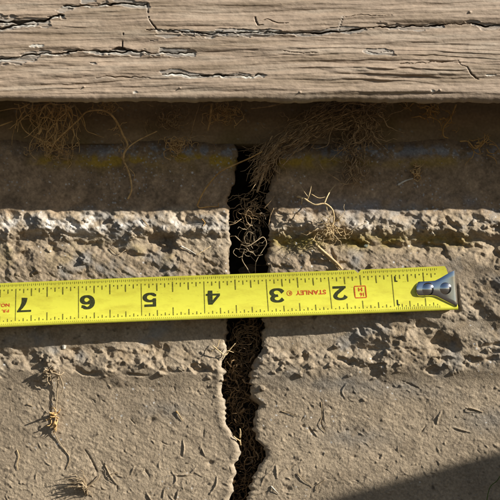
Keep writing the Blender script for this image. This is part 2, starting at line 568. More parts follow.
upper = 1 - sstep(205, 219, Y + 1.0 * edge_n)
C = blend(C, (0.32, 0.225, 0.135), upper * 0.9)  # upper face tinted browner, offsetting the bluish sky light in its shade
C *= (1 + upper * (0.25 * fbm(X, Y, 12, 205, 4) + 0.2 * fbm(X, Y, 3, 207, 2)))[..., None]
n_a = fbm(X, Y, 18, 211, 4)
n_b = fbm(X, Y, 7, 221, 3)
C = blend(C, (0.40, 0.33, 0.24), rough * np.clip(0.25 + 0.7 * n_a, 0, 1) * 0.7)
C = blend(C, (0.25, 0.19, 0.125), rough * np.exp(-((Y - 266) / 17) ** 2) * np.clip(0.75 + 0.6 * n_a, 0, 1) * 0.75)
C = blend(C, (0.24, 0.18, 0.11), rough * np.clip(0.5 * n_b - 0.5 * n_a - 0.1, 0, 1))
lipw = np.exp(-((Y - 224) / 9) ** 2) * np.clip(0.15 + 0.9 * n_b + 0.5 * n_a, 0, 1)
lipx = 0.35 + 0.65 * np.exp(-((X - 85) / 70) ** 2)
C = blend(C, (0.68, 0.63, 0.56), lipw * lipx * 1.5)  # pale lip, whitened further in colour for its sunlit look
must = np.exp(-((Y - 161 - 2 * fbm(X, Y * 0, 40, 231, 3)) / 5.4) ** 2) * np.clip(0.8 + 0.7 * fbm(X / 2, Y, 16, 241, 4), 0, 1)
mx = sstep(20, 60, X) * (1 - sstep(232, 250, X)) + sstep(268, 282, X) * (1 - 0.6 * sstep(320, 340, X)) * (1 - sstep(440, 480, X))
C = blend(C, (0.27, 0.185, 0.07), np.exp(-((Y - 167) / 9) ** 2) * mx * np.clip(0.5 + 0.6 * n_a, 0, 1) * 0.8)
patchy = sstep(-0.25, 0.35, fbm(X, Y, 9, 245, 4) + 0.5 * must)
C = blend(C, (0.42, 0.28, 0.045), must * mx * 1.8 * (0.25 + 0.75 * patchy))
C = blend(C, (0.24, 0.18, 0.04), np.exp(-((Y - 240 - 3 * n_a) / 8) ** 2) * sstep(266, 276, X) * (1 - sstep(450, 490, X)) * np.clip(0.8 + 0.6 * n_a, 0, 1) * 0.95)
C = blend(C, (0.30, 0.23, 0.08), np.exp(-((Y - 252) / 14) ** 2) * (1 - sstep(150, 228, X)) * np.clip(n_a, 0, 1) * 0.5)
lipb = np.exp(-((Y - 151) / 6) ** 2) * (sstep(70, 110, X) * 0.8 + 0.1)
C = blend(C, (0.31, 0.32, 0.335), lipb * sstep(-0.35, 0.5, fbm(X, Y, 8, 247, 4)))
C = blend(C, (0.29, 0.28, 0.275), np.exp(-((Y - 207) / 9) ** 2) * sstep(270, 300, X) * np.clip(0.35 + 0.8 * n_a, 0, 1) * 0.8)
sm = np.exp(-((X - 370) / 75) ** 2 - ((Y - 386 - 0.06 * (X - 370)) / 10) ** 2) * np.clip(0.7 + 0.6 * n_a, 0, 1)
sm = np.maximum(sm, np.exp(-((X - 355) / 30) ** 2 - ((Y - 437) / 10) ** 2) * 0.8)
sm = np.maximum(sm, np.exp(-((X - 165) / 26) ** 2 - ((Y - 410) / 8) ** 2) * 0.6)
sm = np.maximum(sm, np.exp(-((X - 490) / 30) ** 2 - ((Y - 420) / 12) ** 2) * 0.7)
C = blend(C, (0.205, 0.19, 0.165), sm * 0.85)
C = blend(C, (0.27, 0.21, 0.14), smooth * sstep(380, 400, Y) * np.clip(0.9 * fbm(X, Y, 14, 251, 4) - 0.35, 0, 1))
grit = np.random.default_rng(77).normal(0, 1, X.shape).astype(np.float32)
grit2 = vnoise(X / 1.1, Y / 1.1, 291)
C *= np.clip(1 + 0.07 * grit + 0.16 * grit2, 0.5, 1.6)[..., None]
C = blend(C, (0.13, 0.10, 0.07), np.clip(fbm(X, Y, 5, 293, 3) - 0.75, 0, 1) * 1.6 * (1 - upper))
C = blend(C, (0.24, 0.235, 0.22), rough * np.clip(1.2 * fbm(X, Y, 20, 295, 3) - 0.5, 0, 1) * 0.7)
# mineral specks and paint flecks
s1, _ = worley(X, Y, 5.0, 261)
dens = np.clip(fbm(X, Y, 45, 271, 3) * 0.9 + 0.15, 0, 1)
dens = dens * (0.8 * upper + 0.3 * rough + 0.02) + 0.9 * lipb + 0.5 * np.exp(-((Y - 207) / 9) ** 2) * sstep(270, 300, X) * upper
s1 = s1 + 0.10 * vnoise(X / 1.3, Y / 1.3, 267)
speck = (s1 < 0.0 + 0.17 * dens) & (vnoise(X / 7, Y / 7, 281) + 0.6 * dens > 0.35)
C = np.where(speck[..., None], C * 0.35 + 0.65 * np.array([0.50, 0.53, 0.54], np.float32), C)
s2, _ = worley(X + 40, Y, 12.0, 263)
s2 = s2 + 0.06 * vnoise(X / 1.2, Y / 1.2, 285)
speck2 = (s2 < 0.05) & (vnoise(X / 30, Y / 30, 283) > 0.35)
C = np.where(speck2[..., None], np.array([0.66, 0.64, 0.60], np.float32), C)
C = blend(C, (0.48, 0.41, 0.31), np.exp(-np.clip(dl, 0, None) / 2.0) * (dl > -2) * sstep(330, 350, Y) * 0.7)  # left crack rim lightened in colour, as if catching the sun

rowsY = np.concatenate([np.linspace(137, 160, 46), np.arange(160.6, 520, 0.62), 520 + 2 * (1.17 ** np.arange(1, 27) - 1) / 0.17])
rowsY = rowsY[rowsY < 1035]
zg = 1045.0
rowsY = np.append(rowsY, zg)
Lr, Rr = crack_edges(rowsY)
nl, nr = 400, 400
outs = np.concatenate([1.6 * np.arange(1, 81), 128 + 2.0 * (1.16 ** np.arange(1, 26) - 1) / 0.16])[::-1]


def sidecols(edge, sgn, n):
    """columns between the crack rim and the far end of the wall"""
    t = np.linspace(0, 1, n)
    lim = -20.0 if sgn < 0 else 520.0
    inner = edge[:, None] + (lim - edge[:, None]) * (t[None, :] ** 1.12)
    far = lim + sgn * outs[::-1]
    far = np.repeat(far[None, :], len(edge), 0)
    return np.concatenate([inner, far], 1)


YY = rowsY[:, None]
cl = sidecols(Lr, -1, nl)[:, ::-1]
cr_ = sidecols(Rr, 1, nr)


def face_d(cx):
    yy = np.repeat(YY, cx.shape[1], 1)
    h = R.sample(H, cx, yy)
    fade = np.maximum(sstep(545, 640, yy), 0)
    return h * (1 - fade * 0.7), R.sample(C, cx, yy), yy


dL, cL, yL = face_d(cl)
dR, cR, yR = face_d(cr_)
deep = np.array([0.6, 1.5, 3, 5, 7.5, 10, 13, 16, 20, 25, 31])
nd = len(deep)
yy = np.repeat(YY, nd, 1)
wob = np.minimum(deep, 6)[None, :] / 6
sideL = Lr[:, None] + wob * 3.2 * fbm(deep[None, :] + 0 * yy, yy, 11, 401, 3) - 0.1 * deep[None, :]
sideR = Rr[:, None] + wob * 3.2 * fbm(deep[None, :] + 0 * yy + 77, yy, 11, 411, 3) + 0.1 * deep[None, :]
dsL = dL[:, -1:] - deep[None, :]
dsR = dR[:, :1] - deep[None, :]
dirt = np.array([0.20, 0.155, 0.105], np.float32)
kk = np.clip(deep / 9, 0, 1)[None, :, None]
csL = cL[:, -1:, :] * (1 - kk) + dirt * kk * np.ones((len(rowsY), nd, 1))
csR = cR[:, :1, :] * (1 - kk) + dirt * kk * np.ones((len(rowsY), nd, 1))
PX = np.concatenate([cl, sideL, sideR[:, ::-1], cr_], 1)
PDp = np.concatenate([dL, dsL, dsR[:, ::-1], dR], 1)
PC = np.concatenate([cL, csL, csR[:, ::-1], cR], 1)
PY = np.repeat(YY, PX.shape[1], 1)
# place with one fixed scale (wall plane), so the relief is simply pushed outwards
S0 = MMPX * DCAM / PD / 1000


def flat_place(px, py, d):
    # keep each point on its own photo position for its own depth
    return Wn(px, py, d)


wallP = flat_place(PX, PY, PDp)
# top row runs back under the sill as a ledge
top = wallP[0].copy()
top[:, 1] = 0.045
wallP = np.concatenate([top[None], wallP], 0)
PC = np.concatenate([PC[:1], PC], 0)
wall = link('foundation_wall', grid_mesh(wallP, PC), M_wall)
tag(wall, 'cracked brown painted concrete foundation wall with a rough eroded band under the timber', 'wall')

# soil packed deep in the crack
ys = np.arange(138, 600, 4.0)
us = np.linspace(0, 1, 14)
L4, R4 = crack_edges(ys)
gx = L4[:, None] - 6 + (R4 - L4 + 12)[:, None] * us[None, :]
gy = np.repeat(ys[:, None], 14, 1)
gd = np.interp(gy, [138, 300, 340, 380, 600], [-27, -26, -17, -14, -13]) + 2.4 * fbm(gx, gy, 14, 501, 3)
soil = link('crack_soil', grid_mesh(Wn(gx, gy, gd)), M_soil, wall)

# ------------------------------------------------------------------ sill board behind the gap
sx = np.concatenate([-20 - outs, np.arange(-18, 519, 2.0), 520 + outs[::-1]])
sy = np.concatenate([np.linspace(40, 96, 6), np.arange(98, 145, 1.0)])
SX, SY = np.meshgrid(sx, sy)
sd = -6.5 + 0.35 * fbm(SX / 4, SY, 9, 511, 3) + 0.25 * fbm(SX, SY, 30, 515, 3)
sc = np.ones(SX.shape + (3,)) * np.array([0.345, 0.25, 0.15])
sc = sc * (1 + 0.15 * fbm(SX / 3, SY, 14, 521, 4))[..., None]
sc = blend(sc, (0.20, 0.15, 0.05), np.clip(fbm(SX, SY, 50, 531, 3) + 0.5 * (1 - sstep(60, 150, SX)) - 0.2, 0, 1) * 0.7)
q1, _ = worley(SX, SY, 9, 541)
sc = np.where(((q1 < 0.10) & (vnoise(SX / 14, SY / 14, 545) > 0.35))[..., None], np.array([0.36, 0.32, 0.25]), sc)
sP = Wn(SX, SY, sd)
bk = sP[:1].copy()
bk[..., 1] = 0.04
bt = sP[-1:].copy()
bt[..., 1] = 0.04
sP = np.concatenate([bk, sP, bt], 0)
sc = np.concatenate([sc[:1], sc, sc[-1:]], 0)
sill = link('sill_board', grid_mesh(sP, sc.astype(np.float32)), M_sill)
tag(sill, 'dark brown sill board set back in the shaded gap above the concrete', 'board')

# ------------------------------------------------------------------ weathered timber siding board above
B = Raster(-50, 550, -60, 106, 3)
bx, by = B.X, B.Y
DB = 36.5
flow = 2.2 * fbm(bx / 5, by, 30, 601, 2) + 0.012 * (bx - 250)
gyv = by + flow
G = 1.05 * fbm(bx / 13, gyv, 11, 611, 2) + 0.20 * fbm(bx / 20, gyv, 4, 621, 3)
patch = np.clip(0.4 + 0.9 * fbm(bx / 2.2, by, 28, 631, 3), 0, 1)
patch2 = np.maximum(np.exp(-((bx - 385) / 85) ** 2 - ((by - 70) / 15) ** 2), 0.6 * np.exp(-((bx - 60) / 90) ** 2 - ((by - 72) / 16) ** 2))
patch2 = np.maximum(patch2, 0.6 * np.exp(-((bx - 300) / 60) ** 2 - ((by - 52) / 8) ** 2))
# old grain standing proud under the paint: long soft-topped ledges with sharper lower edges
tt = gyv / 6.6 + 0.9 * fbm(bx / 9, by, 22, 641, 2) + 0.16 * fbm(bx / 3, by, 9, 645, 3)
fr = tt - np.floor(tt)
ledge = np.where(fr < 0.8, fr / 0.8, (1 - fr) / 0.2)
lev = vnoise(np.floor(tt) * 0.731 + bx / 160, np.floor(tt) * 1.37, 647)
Hb = G * 0.62 + 0.62 * (ledge - 0.5) * np.clip(0.10 + 0.35 * patch * np.clip(0.3 + lev, 0, 1) + 0.95 * patch2 * np.clip(0.6 + lev, 0, 1.2), 0, 1.2)
Hb += 0.10 * fbm(bx / 12, gyv, 2.2, 653, 2)
Hb += 0.35 * fbm(bx / 3, by, 60, 661, 2)
Hb += 0.045 * fbm(bx / 1.6, by, 4.5, 665, 3)
Hb += 0.5 * patch2 * (fbm(bx / 6, gyv, 5, 667, 3))
Cb = np.ones(bx.shape + (3,), np.float32) * np.array([0.405, 0.307, 0.220], np.float32)
Cb *= (1 + 0.07 * fbm(bx / 3, by, 30, 671, 4))[..., None]
Cb = blend(Cb, (0.40, 0.31, 0.22), np.clip(vnoise(bx / 40, gyv / 2.2, 675), 0, 1) * 0.4)


Cb = blend(Cb, (0.27, 0.20, 0.13), np.clip(1.1 * fbm(bx / 12, gyv, 8, 677, 3) - 0.15, 0, 1) * 0.75)
Cb = blend(Cb, (0.50, 0.41, 0.31), np.clip(1.1 * fbm(bx / 10, gyv, 6, 681, 3) - 0.25, 0, 1) * 0.6)
Cb *= np.clip(1 + 0.05 * np.random.default_rng(79).normal(0, 1, bx.shape).astype(np.float32) + 0.10 * vnoise(bx / 4, by / 1.2, 685), 0.6, 1.4)[..., None]


def wobble(pts, amp, seed, step=2.0):
    p = np.array(pts, float)
    seg = np.hypot(np.diff(p[:, 0]), np.diff(p[:, 1]))
    s = np.concatenate([[0], np.cumsum(seg)])
    t = np.arange(0, s[-1] + step, step)
    t = np.minimum(t, s[-1])
    x = np.interp(t, s, p[:, 0])
    y = np.interp(t, s, p[:, 1])
    y = y + amp * fbm(t, t * 0, 9, seed, 3)
    return np.stack([x, y], 1)


# points, half width, depth, raised lip, pale exposed edge (0..1), side of the pale edge
splits = [([(-45, 24), (0, 23), (20, 23), (45, 21), (56, 16), (63, 15)], 1.7, 3.2, 0.6, 0.7, 1),
          ([(-45, 29), (0, 28), (14, 26), (34, 25)], 1.0, 2.0, 0.3, 0.6, 1),
          ([(64, 7), (76, 6), (95, 5), (120, 4), (147, 5)], 0.9, 2.4, 0.5, 0.5, 1),
          ([(147, 4), (148, 12), (149, 20), (153, 25), (158, 29)], 0.8, 2.4, 0.5, 0.15, 1),
          ([(146, 31), (158, 29), (178, 31), (200, 33), (225, 33), (250, 32.5), (300, 33), (340, 32), (365, 29), (400, 27), (440, 25), (475, 23), (482, 25), (550, 28)], 0.75, 2.8, 0.6, 0.0, 1),
          ([(158, 30.5), (176, 31.5), (192, 31)], 0.7, 0.8, 0.2, 1.0, -1),
          ([(198, 34), (212, 33.5), (226, 33.5)], 0.6, 0.7, 0.2, 0.8, -1),
          ([(240, 33), (270, 32.5), (300, 33.5)], 0.5, 0.6, 0.2, 0.9, -1),
          ([(-45, 62), (0, 59), (15, 57), (30, 55), (60, 52.5), (85, 51), (110, 51), (130, 51.5), (160, 53), (192, 52.5)], 0.8, 2.2, 0.9, 0.55, 1),
          ([(123, 34), (122.5, 42), (122, 49)], 0.9, 2.0, 0.2, 0.0, 1),
          ([(112, 49), (124, 48), (128, 50)], 1.6, 1.8, 0.2, 0.0, 1),
          ([(162, 73), (180, 74.5), (205, 75.5), (230, 75), (262, 75)], 0.8, 2.0, 0.7, 0.9, 1),
          ([(96, 77), (115, 77.5), (150, 78.5)], 0.5, 0.9, 0.2, 0.1, 1),
          ([(343, 17), (341, 24), (339, 31)], 0.4, 0.6, 0.2, 0.25, 1),
          ([(345, 16), (362, 15), (392, 15)], 0.35, 0.8, 0.2, 0.0, 1),
          ([(255, 17), (256, 21), (258, 25), (263, 25)], 0.8, 1.6, 0.2, 0.0, 1),
          ([(262, 21), (268, 19), (274, 22), (288, 23)], 0.5, 1.3, 0.3, 0.0, 1),
          ([(284, 51), (300, 53), (318, 53.5)], 0.45, 0.9, 0.4, 0.0, 1),
          ([(368, 51), (376, 53), (391, 51)], 0.5, 1.0, 0.3, 0.4, 1),
          ([(458, 60), (461, 65), (467, 67), (471, 74), (478, 79)], 0.6, 1.1, 0.5, 0.0, 1),
          ([(400, 64), (425, 62.5), (458, 61)], 0.45, 0.9, 0.4, 0.0, 1)]
for i, (pts, hw, dp, lip, pale, psd) in enumerate(splits):
    p = wobble(pts, 1.3 if i < 13 else 0.9, 700 + i * 5, 1.2)
    p[:, 1] += 0.35 * vnoise(p[:, 0] / 2.3, p[:, 1] * 0, 903 + i)
    sl, d, sdv, al = B.stroke_dist(p, 8)
    wv = hw * np.clip(0.66 + 0.75 * fbm(B.X[sl], B.Y[sl] * 0.3, 13, 705 + i, 3), 0.12, 1.6) * np.sin(np.pi * np.clip(al, 0.04, 0.96)) ** 0.35
    Hb[sl] += lip * np.exp(-((d - 1.5) / 2.4) ** 2) * 0.2 * np.clip(0.4 + vnoise(B.X[sl] / 12, B.Y[sl] / 9, 901 + i), 0, 1.4)
    Hb[sl] -= dp * (1 - sstep(0.35, 1.15, d / np.maximum(wv, 0.15)))
    if pale > 0.3 or i == 4:
        pn = np.exp(-(d / (3.6 + 1.2 * hw)) ** 2) + 0.6 * fbm(B.X[sl] / 4, B.Y[sl], 6, 1001 + i, 4) - 0.15 * (i == 4)
        peel = sstep(0.72, 0.78, pn)
        Hb[sl] -= 0.32 * peel
        Hb[sl] += 0.10 * np.exp(-((pn - 0.70) / 0.05) ** 2)
        Cb[sl] = blend(Cb[sl], (0.33, 0.30, 0.26), peel * np.clip(0.65 + 0.5 * vnoise(B.X[sl] / 22, B.Y[sl] / 1.1, 1003), 0, 1))
    core = (1 - sstep(0.5, 1.0, d / np.maximum(wv, 0.15)))
    Cb[sl] = blend(Cb[sl], (0.09, 0.065, 0.045), core * min(1, dp / 2.2))
    if pale > 0:
        e = np.exp(-((d * np.where(sdv == psd, 1, 6) - 1.15) / 0.75) ** 2)
        e = e * np.clip(0.5 + 1.3 * vnoise(B.X[sl] / 8, B.Y[sl] / 3, 709 + i), 0, 1)
        Cb[sl] = blend(Cb[sl], (0.74, 0.71, 0.62), e * pale * 1.3)
for (x, y, rx, ry) in [(36, 46, 7, 1.6), (135, 92, 2.2, 1.8), (432, 91, 2.2, 1), (492, 75, 6, 1)]:
    q = ((bx - x) / rx) ** 2 + ((by - y) / ry) ** 2 + 0.9 * fbm(bx, by, 2.4, 801, 2)
    Hb -= 0.3 * (1 - sstep(0.6, 1.2, q))
    Cb = blend(Cb, (0.74, 0.71, 0.62), (1 - sstep(0.5, 1.1, q)) * 0.8)
for (x, y, r_) in [(440, 90, .8), (180, 88, .7), (300, 92, .9), (84, 87, .8), (470, 12, 1.1)]:
    Hb += 0.6 * np.exp(-((bx - x) ** 2 + (by - y) ** 2) / r_ ** 2)

bcols = np.concatenate([-20 - outs, np.arange(-18.5, 519, 0.8), 520 + outs[::-1]])
brow = np.concatenate([np.linspace(-520, -20, 24), np.arange(-18, 95.0, 0.42)])
BX, BY = np.meshgrid(bcols, brow)
bd = DB + B.sample(Hb, BX, np.maximum(BY, -59)) * 1.0
bc = B.sample(Cb, BX, np.maximum(BY, -59))
bP = Wn(BX, BY, bd)
# rounded lower arris, then the underside running back
last = bP[-1]
low = []
rad = 0.0030
wavy = (0.0004 * fbm(bcols, bcols * 0, 40, 811, 3) + 0.00025 * vnoise(bcols / 5, bcols * 0, 815))
for a in np.linspace(0.15, 1.0, 9):
    an = a * math.pi / 2
    row = last.copy()
    row[:, 2] = last[:, 2] - rad * 0.75 * math.sin(an) + wavy * a
    row[:, 1] = last[:, 1] + rad * (1 - math.cos(an))
    low.append(row)
for back in (0.002, 0.006, 0.014, 0.024):
    row = low[8].copy()
    row[:, 1] = low[8][:, 1] + back
    row[:, 2] += 0.3 * back
    row[:, 2] += 0.0002 * vnoise(bcols / 9 + back * 900, bcols * 0, 819)
    low.append(row)
upb = low[-1].copy()
upb[:, 2] += 0.05
low.append(upb)
topb = bP[:1].copy()
topb[..., 1] = -0.008
bP = np.concatenate([topb, bP, np.array(low)], 0)
bc = np.concatenate([bc[:1], bc] + [bc[-1:]] * len(low), 0)
board = link('siding_board', grid_mesh(bP, bc), M_board)
tag(board, 'weathered tan painted timber siding board with split grain overhanging the wall', 'board')

# ------------------------------------------------------------------ tape measure
def simple(name, col, rough=0.5, metal=0.0, spec=0.5):
    m, nt, b = new_mat(name)
    b.inputs['Base Color'].default_value = (*col, 1)
    b.inputs['Roughness'].default_value = rough
    b.inputs['Metallic'].default_value = metal
    b.inputs['Specular IOR Level'].default_value = spec
    return m, nt, b


M_yel, nt, b = simple('yellow_enamel', (0.80, 0.72, 0.035), 0.38)
tc = node(nt, 'ShaderNodeTexCoord')
n1 = node(nt, 'ShaderNodeTexNoise', Scale=160.0, Detail=8.0, Roughness=0.7)
mp = node(nt, 'ShaderNodeMapping')
mp.inputs['Scale'].default_value = (0.5, 1, 1.6)
nt.links.new(tc.outputs['Object'], mp.inputs[0])
nt.links.new(mp.outputs[0], n1.inputs['Vector'])
cr = node(nt, 'ShaderNodeValToRGB')
cr.color_ramp.elements[0].position = 0.30
cr.color_ramp.elements[0].color = (0.70, 0.63, 0.06, 1)
cr.color_ramp.elements[1].position = 0.55
cr.color_ramp.elements[1].color = (0.87, 0.84, 0.085, 1)
nt.links.new(n1.outputs['Fac'], cr.inputs[0])
nt.links.new(cr.outputs[0], b.inputs['Base Color'])
n3 = node(nt, 'ShaderNodeTexNoise', Scale=900.0, Detail=6.0, Roughness=0.7)
nt.links.new(mp.outputs[0], n3.inputs['Vector'])
cr3 = node(nt, 'ShaderNodeValToRGB')
cr3.color_ramp.elements[0].position = 0.27
cr3.color_ramp.elements[0].color = (0.42, 0.38, 0.22, 1)
cr3.color_ramp.elements[1].position = 0.36
cr3.color_ramp.elements[1].color = (1, 1, 1, 1)
nt.links.new(n3.outputs['Fac'], cr3.inputs[0])
mxg = node(nt, 'ShaderNodeVectorMath', operation='MULTIPLY')
nt.links.new(cr.outputs[0], mxg.inputs[0])
nt.links.new(cr3.outputs[0], mxg.inputs[1])
nt.links.new(mxg.outputs[0], b.inputs['Base Color'])
n2 = node(nt, 'ShaderNodeTexNoise', Scale=700.0, Detail=4.0)
nt.links.new(tc.outputs['Object'], n2.inputs['Vector'])
mr = node(nt, 'ShaderNodeMapRange')
mr.inputs[3].default_value = 0.28
mr.inputs[4].default_value = 0.55
nt.links.new(n2.outputs['Fac'], mr.inputs[0])
nt.links.new(mr.outputs[0], b.inputs['Roughness'])
bp = node(nt, 'ShaderNodeBump', Strength=0.5, Distance=0.00006)
nt.links.new(n2.outputs['Fac'], bp.inputs['Height'])
nt.links.new(bp.outputs[0], b.inputs['Normal'])


def ink(name, c0, c1):
    m = fibre_mat(name, c0, c1, 0.5, 1600.0)
    return m


M_ink = ink('black_ink', (0.028, 0.032, 0.012), (0.075, 0.08, 0.03))
M_tick = ink('tick_ink', (0.12, 0.115, 0.02), (0.30, 0.28, 0.04))
M_red = ink('red_ink', (0.55, 0.05, 0.02), (0.75, 0.16, 0.04))
M_chrome, nt, b = simple('bright_steel', (0.80, 0.81, 0.83), 0.13, 1.0)
tc = node(nt, 'ShaderNodeTexCoord')
n1 = node(nt, 'ShaderNodeTexNoise', Scale=420.0, Detail=5.0)
nt.links.new(tc.outputs['Object'], n1.inputs['Vector'])
mr = node(nt, 'ShaderNodeMapRange')
mr.inputs[3].default_value = 0.03
mr.inputs[4].default_value = 0.20
nt.links.new(n1.outputs['Fac'], mr.inputs[0])
nt.links.new(mr.outputs[0], b.inputs['Roughness'])

SK = np.array([(-1, 1.8), (0, 2.0), (1, 2.5), (2, 3.1), (3, 1.4), (4, -0.5), (5, -0.9), (6, -1.7), (7, -2.7), (14, -3)])
TH = 44.0


def tape_d(n, Vp):
    """relief of the blade (mm) at n inches from its end and Vp photo pixels below its top edge"""
    return np.interp(n, [0, 1.2, 2.2, 3.5, 20], [6.6, 6.8, 7.2, 7.4, 7.6]) + 1.15 * ((np.asarray(Vp, float) - 22) / 22) ** 2


def tape(n, Vp, lift=0.0):
    n = np.asarray(n, float)
    Vp = np.asarray(Vp, float)
    xc = 456 - 62.9 * n + np.interp(n, SK[:, 0], SK[:, 1]) * (Vp - 22) / 44
    px = xc + 0.0385 * (Vp - 22)
    py = 305.2 - 0.0385 * xc + (Vp - 22)
    bow = 0.35 * np.sin(n * 0.9)
    return Wn(px, py + bow, np.maximum(tape_d(n, Vp) + lift, -99) + 0 * n)


tm = bpy.data.objects.new('tape_measure', None)
COL.objects.link(tm)
tm.location = W(250, 320, 5)
TM0 = Vector(tm.location)
tag(tm, 'yellow steel tape measure stretched across the crack, hook end to the right', 'tape measure')


def tlink(name, mesh, mat, parent=None):
    p = parent or tm
    o = link(name, mesh, mat)
    o.parent = p
    o.matrix_parent_inverse.identity()
    off = TM0 if p is tm else Vector((0, 0, 0))
    co = np.empty(len(mesh.vertices) * 3, np.float32)
    mesh.vertices.foreach_get('co', co)
    co = co.reshape(-1, 3) - np.array(TM0, np.float32)
    mesh.vertices.foreach_set('co', co.ravel())
    mesh.update()
    return o


vq = np.linspace(0, 1, 15)
ncol = np.unique(np.concatenate([np.linspace(14, 0.18, 360), (456 - np.array([356.5, 358, 359.2, 360, 360.8, 362, 363.5])) / 62.9]))[::-1]
top_v = np.array([3.4 * max(0, 1 - abs((456 - 62.9 * n) - 360) / 3.2) for n in ncol])
NN = np.repeat(ncol[None, :], 15, 0)
VV = top_v[None, :] + (TH - top_v)[None, :] * vq[:, None]
# slanted end: extra columns
endx = np.array([0.35, 0.65, 0.85, 0.95, 1.0])
e_n = []
e_v = []
for e in endx:
    v = vq * TH
    n_end = 0.135 - 0.155 * vq
    cut = 0.014 * (np.clip(1 - vq / 0.09, 0, 1) ** 2 + np.clip(1 - (1 - vq) / 0.09, 0, 1) ** 2)
    e_n.append(0.18 + (n_end + cut - 0.18) * e)
    e_v.append(v)
NN = np.concatenate([NN, np.array(e_n).T], 1)
VV = np.concatenate([VV, np.array(e_v).T], 1)
front = tape(NN, VV)
backs = front.copy()
backs[..., 1] += 0.00018
P = np.concatenate([backs[::-1][:1] * 0 + backs[:1], front, backs[::-1]], 0)
P = np.concatenate([front, backs[::-1], front[:1]], 0)
blade = tlink('blade', grid_mesh(P), M_yel)
# blunt cap on the end of the steel
V_ = np.concatenate([front[:, -1], backs[:, -1]], 0)
fc = [(i, i + 1, 16 + i, 15 + i) for i in range(14)]
tlink('blade_edge', mesh_from(V_, fc, False), M_yel)


class Prints:
    def __init__(s):
        s.v = []
        s.f = []

    def tick(s, n, v0, v1, w, lift=0.045, seg=None):
        """a ruled line: w in photo pixels"""
        seg = seg or max(1, int(abs(v1 - v0) / 4))
        vv = np.linspace(v0, v1, seg + 1)
        k = len(s.v)
        hw = w / 62.9 / 2
        a = tape(np.full(seg + 1, n + hw), vv, lift)
        c = tape(np.full(seg + 1, n - hw), vv, lift)
        for i in range(seg + 1):
            s.v.append(a[i])
            s.v.append(c[i])
        for i in range(seg):
            s.f.append((k + 2 * i, k + 2 * i + 2, k + 2 * i + 3, k + 2 * i + 1))

    def text(s, body, x_right, v_base, height, xs=1.0, bold=0.0, lift=0.06, spacing=1.0):
        """lettering printed upside down: its start is at the right, its baseline on top"""
        cu = bpy.data.curves.new('t', 'FONT')
        cu.body = body
        cu.size = 1.0
        cu.offset = bold
        cu.space_character = spacing
        cu.resolution_u = 5
        ob = bpy.data.objects.new('t', cu)
        COL.objects.link(ob)
        dg = bpy.context.evaluated_depsgraph_get()
        me = bpy.data.meshes.new_from_object(ob.evaluated_get(dg))
        co = np.array([v.co[:] for v in me.vertices])
        fs = [tuple(p.vertices) for p in me.polygons]
        bpy.data.objects.remove(ob)
        bpy.data.curves.remove(cu)
        bpy.data.meshes.remove(me)
        co[:, 0] -= co[:, 0].min()
        y0, y1 = co[:, 1].min(), co[:, 1].max()
        sc = height / (y1 - y0)
        lx = co[:, 0] * sc * xs
        ly = (co[:, 1] - y0) * sc
        n = (456 - (x_right - lx)) / 62.9
        P = tape(n, v_base + ly, lift)
        k = len(s.v)
        s.v.extend(list(P))
        s.f.extend([tuple(k + i for i in f) for f in fs])
        return lx.max()

    def poly(s, pts, lift=0.06):
        """polygon given as (x, V) in photo pixels"""
        p = np.array(pts, float)
        P = tape((456 - p[:, 0]) / 62.9, p[:, 1], lift)
        k = len(s.v)
        s.v.extend(list(P))
        s.f.append(tuple(range(k, k + len(p))))

    def stroke(s, pts, w, lift=0.06, fit=None):
        """stroke with width per point (px): pts (x, V)"""
        p = np.array(pts, float)
        t = np.gradient(p, axis=0)
        t /= np.linalg.norm(t, axis=1)[:, None] + 1e-9
        nrm = np.stack([-t[:, 1], t[:, 0]], 1)
        ww = (np.ones(len(p)) * w)[:, None] / 2
        a = p + nrm * ww
        c = p - nrm * ww
        k = len(s.v)
        s.v.extend(list(tape((456 - a[:, 0]) / 62.9, a[:, 1], lift)))
        s.v.extend(list(tape((456 - c[:, 0]) / 62.9, c[:, 1], lift)))
        m = len(p)
        for i in range(m - 1):
            s.f.append((k + i, k + i + 1, k + m + i + 1, k + m + i))

    def build(s, name, mat, parent):
        o = tlink(name, mesh_from(s.v, s.f, False), mat, parent)
        return o


tick = Prints()
r5 = np.random.default_rng(9)
for k in range(9, 32 * 9):
    n = k / 32
    # top row, 1/32 along the very edge
    if abs((456 - 62.9 * n) - 360) > 4:
        tick.tick(n, 1.6, 4.0 if k % 2 == 0 else 3.4, 0.42 if k % 2 == 0 else 0.3)
        if n < 1.0:
            tick.tick(n, 39.0, 41.6, 0.5)
    if k % 2 == 0:
        ln_t = {0: 32, 16: 10, 8: 7.5, 4: 4.2}
        ph = k % 32
        if ph == 0:
            tick.tick(n, 6.2, 38.2, 0.8)
        elif ph == 16:
            tick.tick(n, 5.4, 15.6, 1.05)
            tick.tick(n, 31.0, 39.0, 1.0)
        elif ph % 8 == 0:
            tick.tick(n, 6.4, 14.0, 1.05)
            tick.tick(n, 33.2, 39.0, 1.0)
        elif ph % 4 == 0:
            tick.tick(n, 6.6, 10.8, 0.95)
            tick.tick(n, 35.8, 38.8, 0.95)
        else:
            tick.tick(n, 6.6, 8.0, 1.1)
            tick.tick(n, 37.4, 38.6, 1.0)
    if n >= 1.0 and k % 1 == 0:
        tick.tick(n, 40.6, 41.5, 0.4)
tick.build('ruled_marks', M_tick, blade)['kind'] = 'stuff'

# heavy extended numerals, drawn in a 15 x 14 box the right way up then turned over
def arc(cx, cy, rx, ry, a0, a1, n=14):
    t = np.radians(np.linspace(a0, a1, n))
    return [(cx + rx * math.cos(x), cy + ry * math.sin(x)) for x in t]


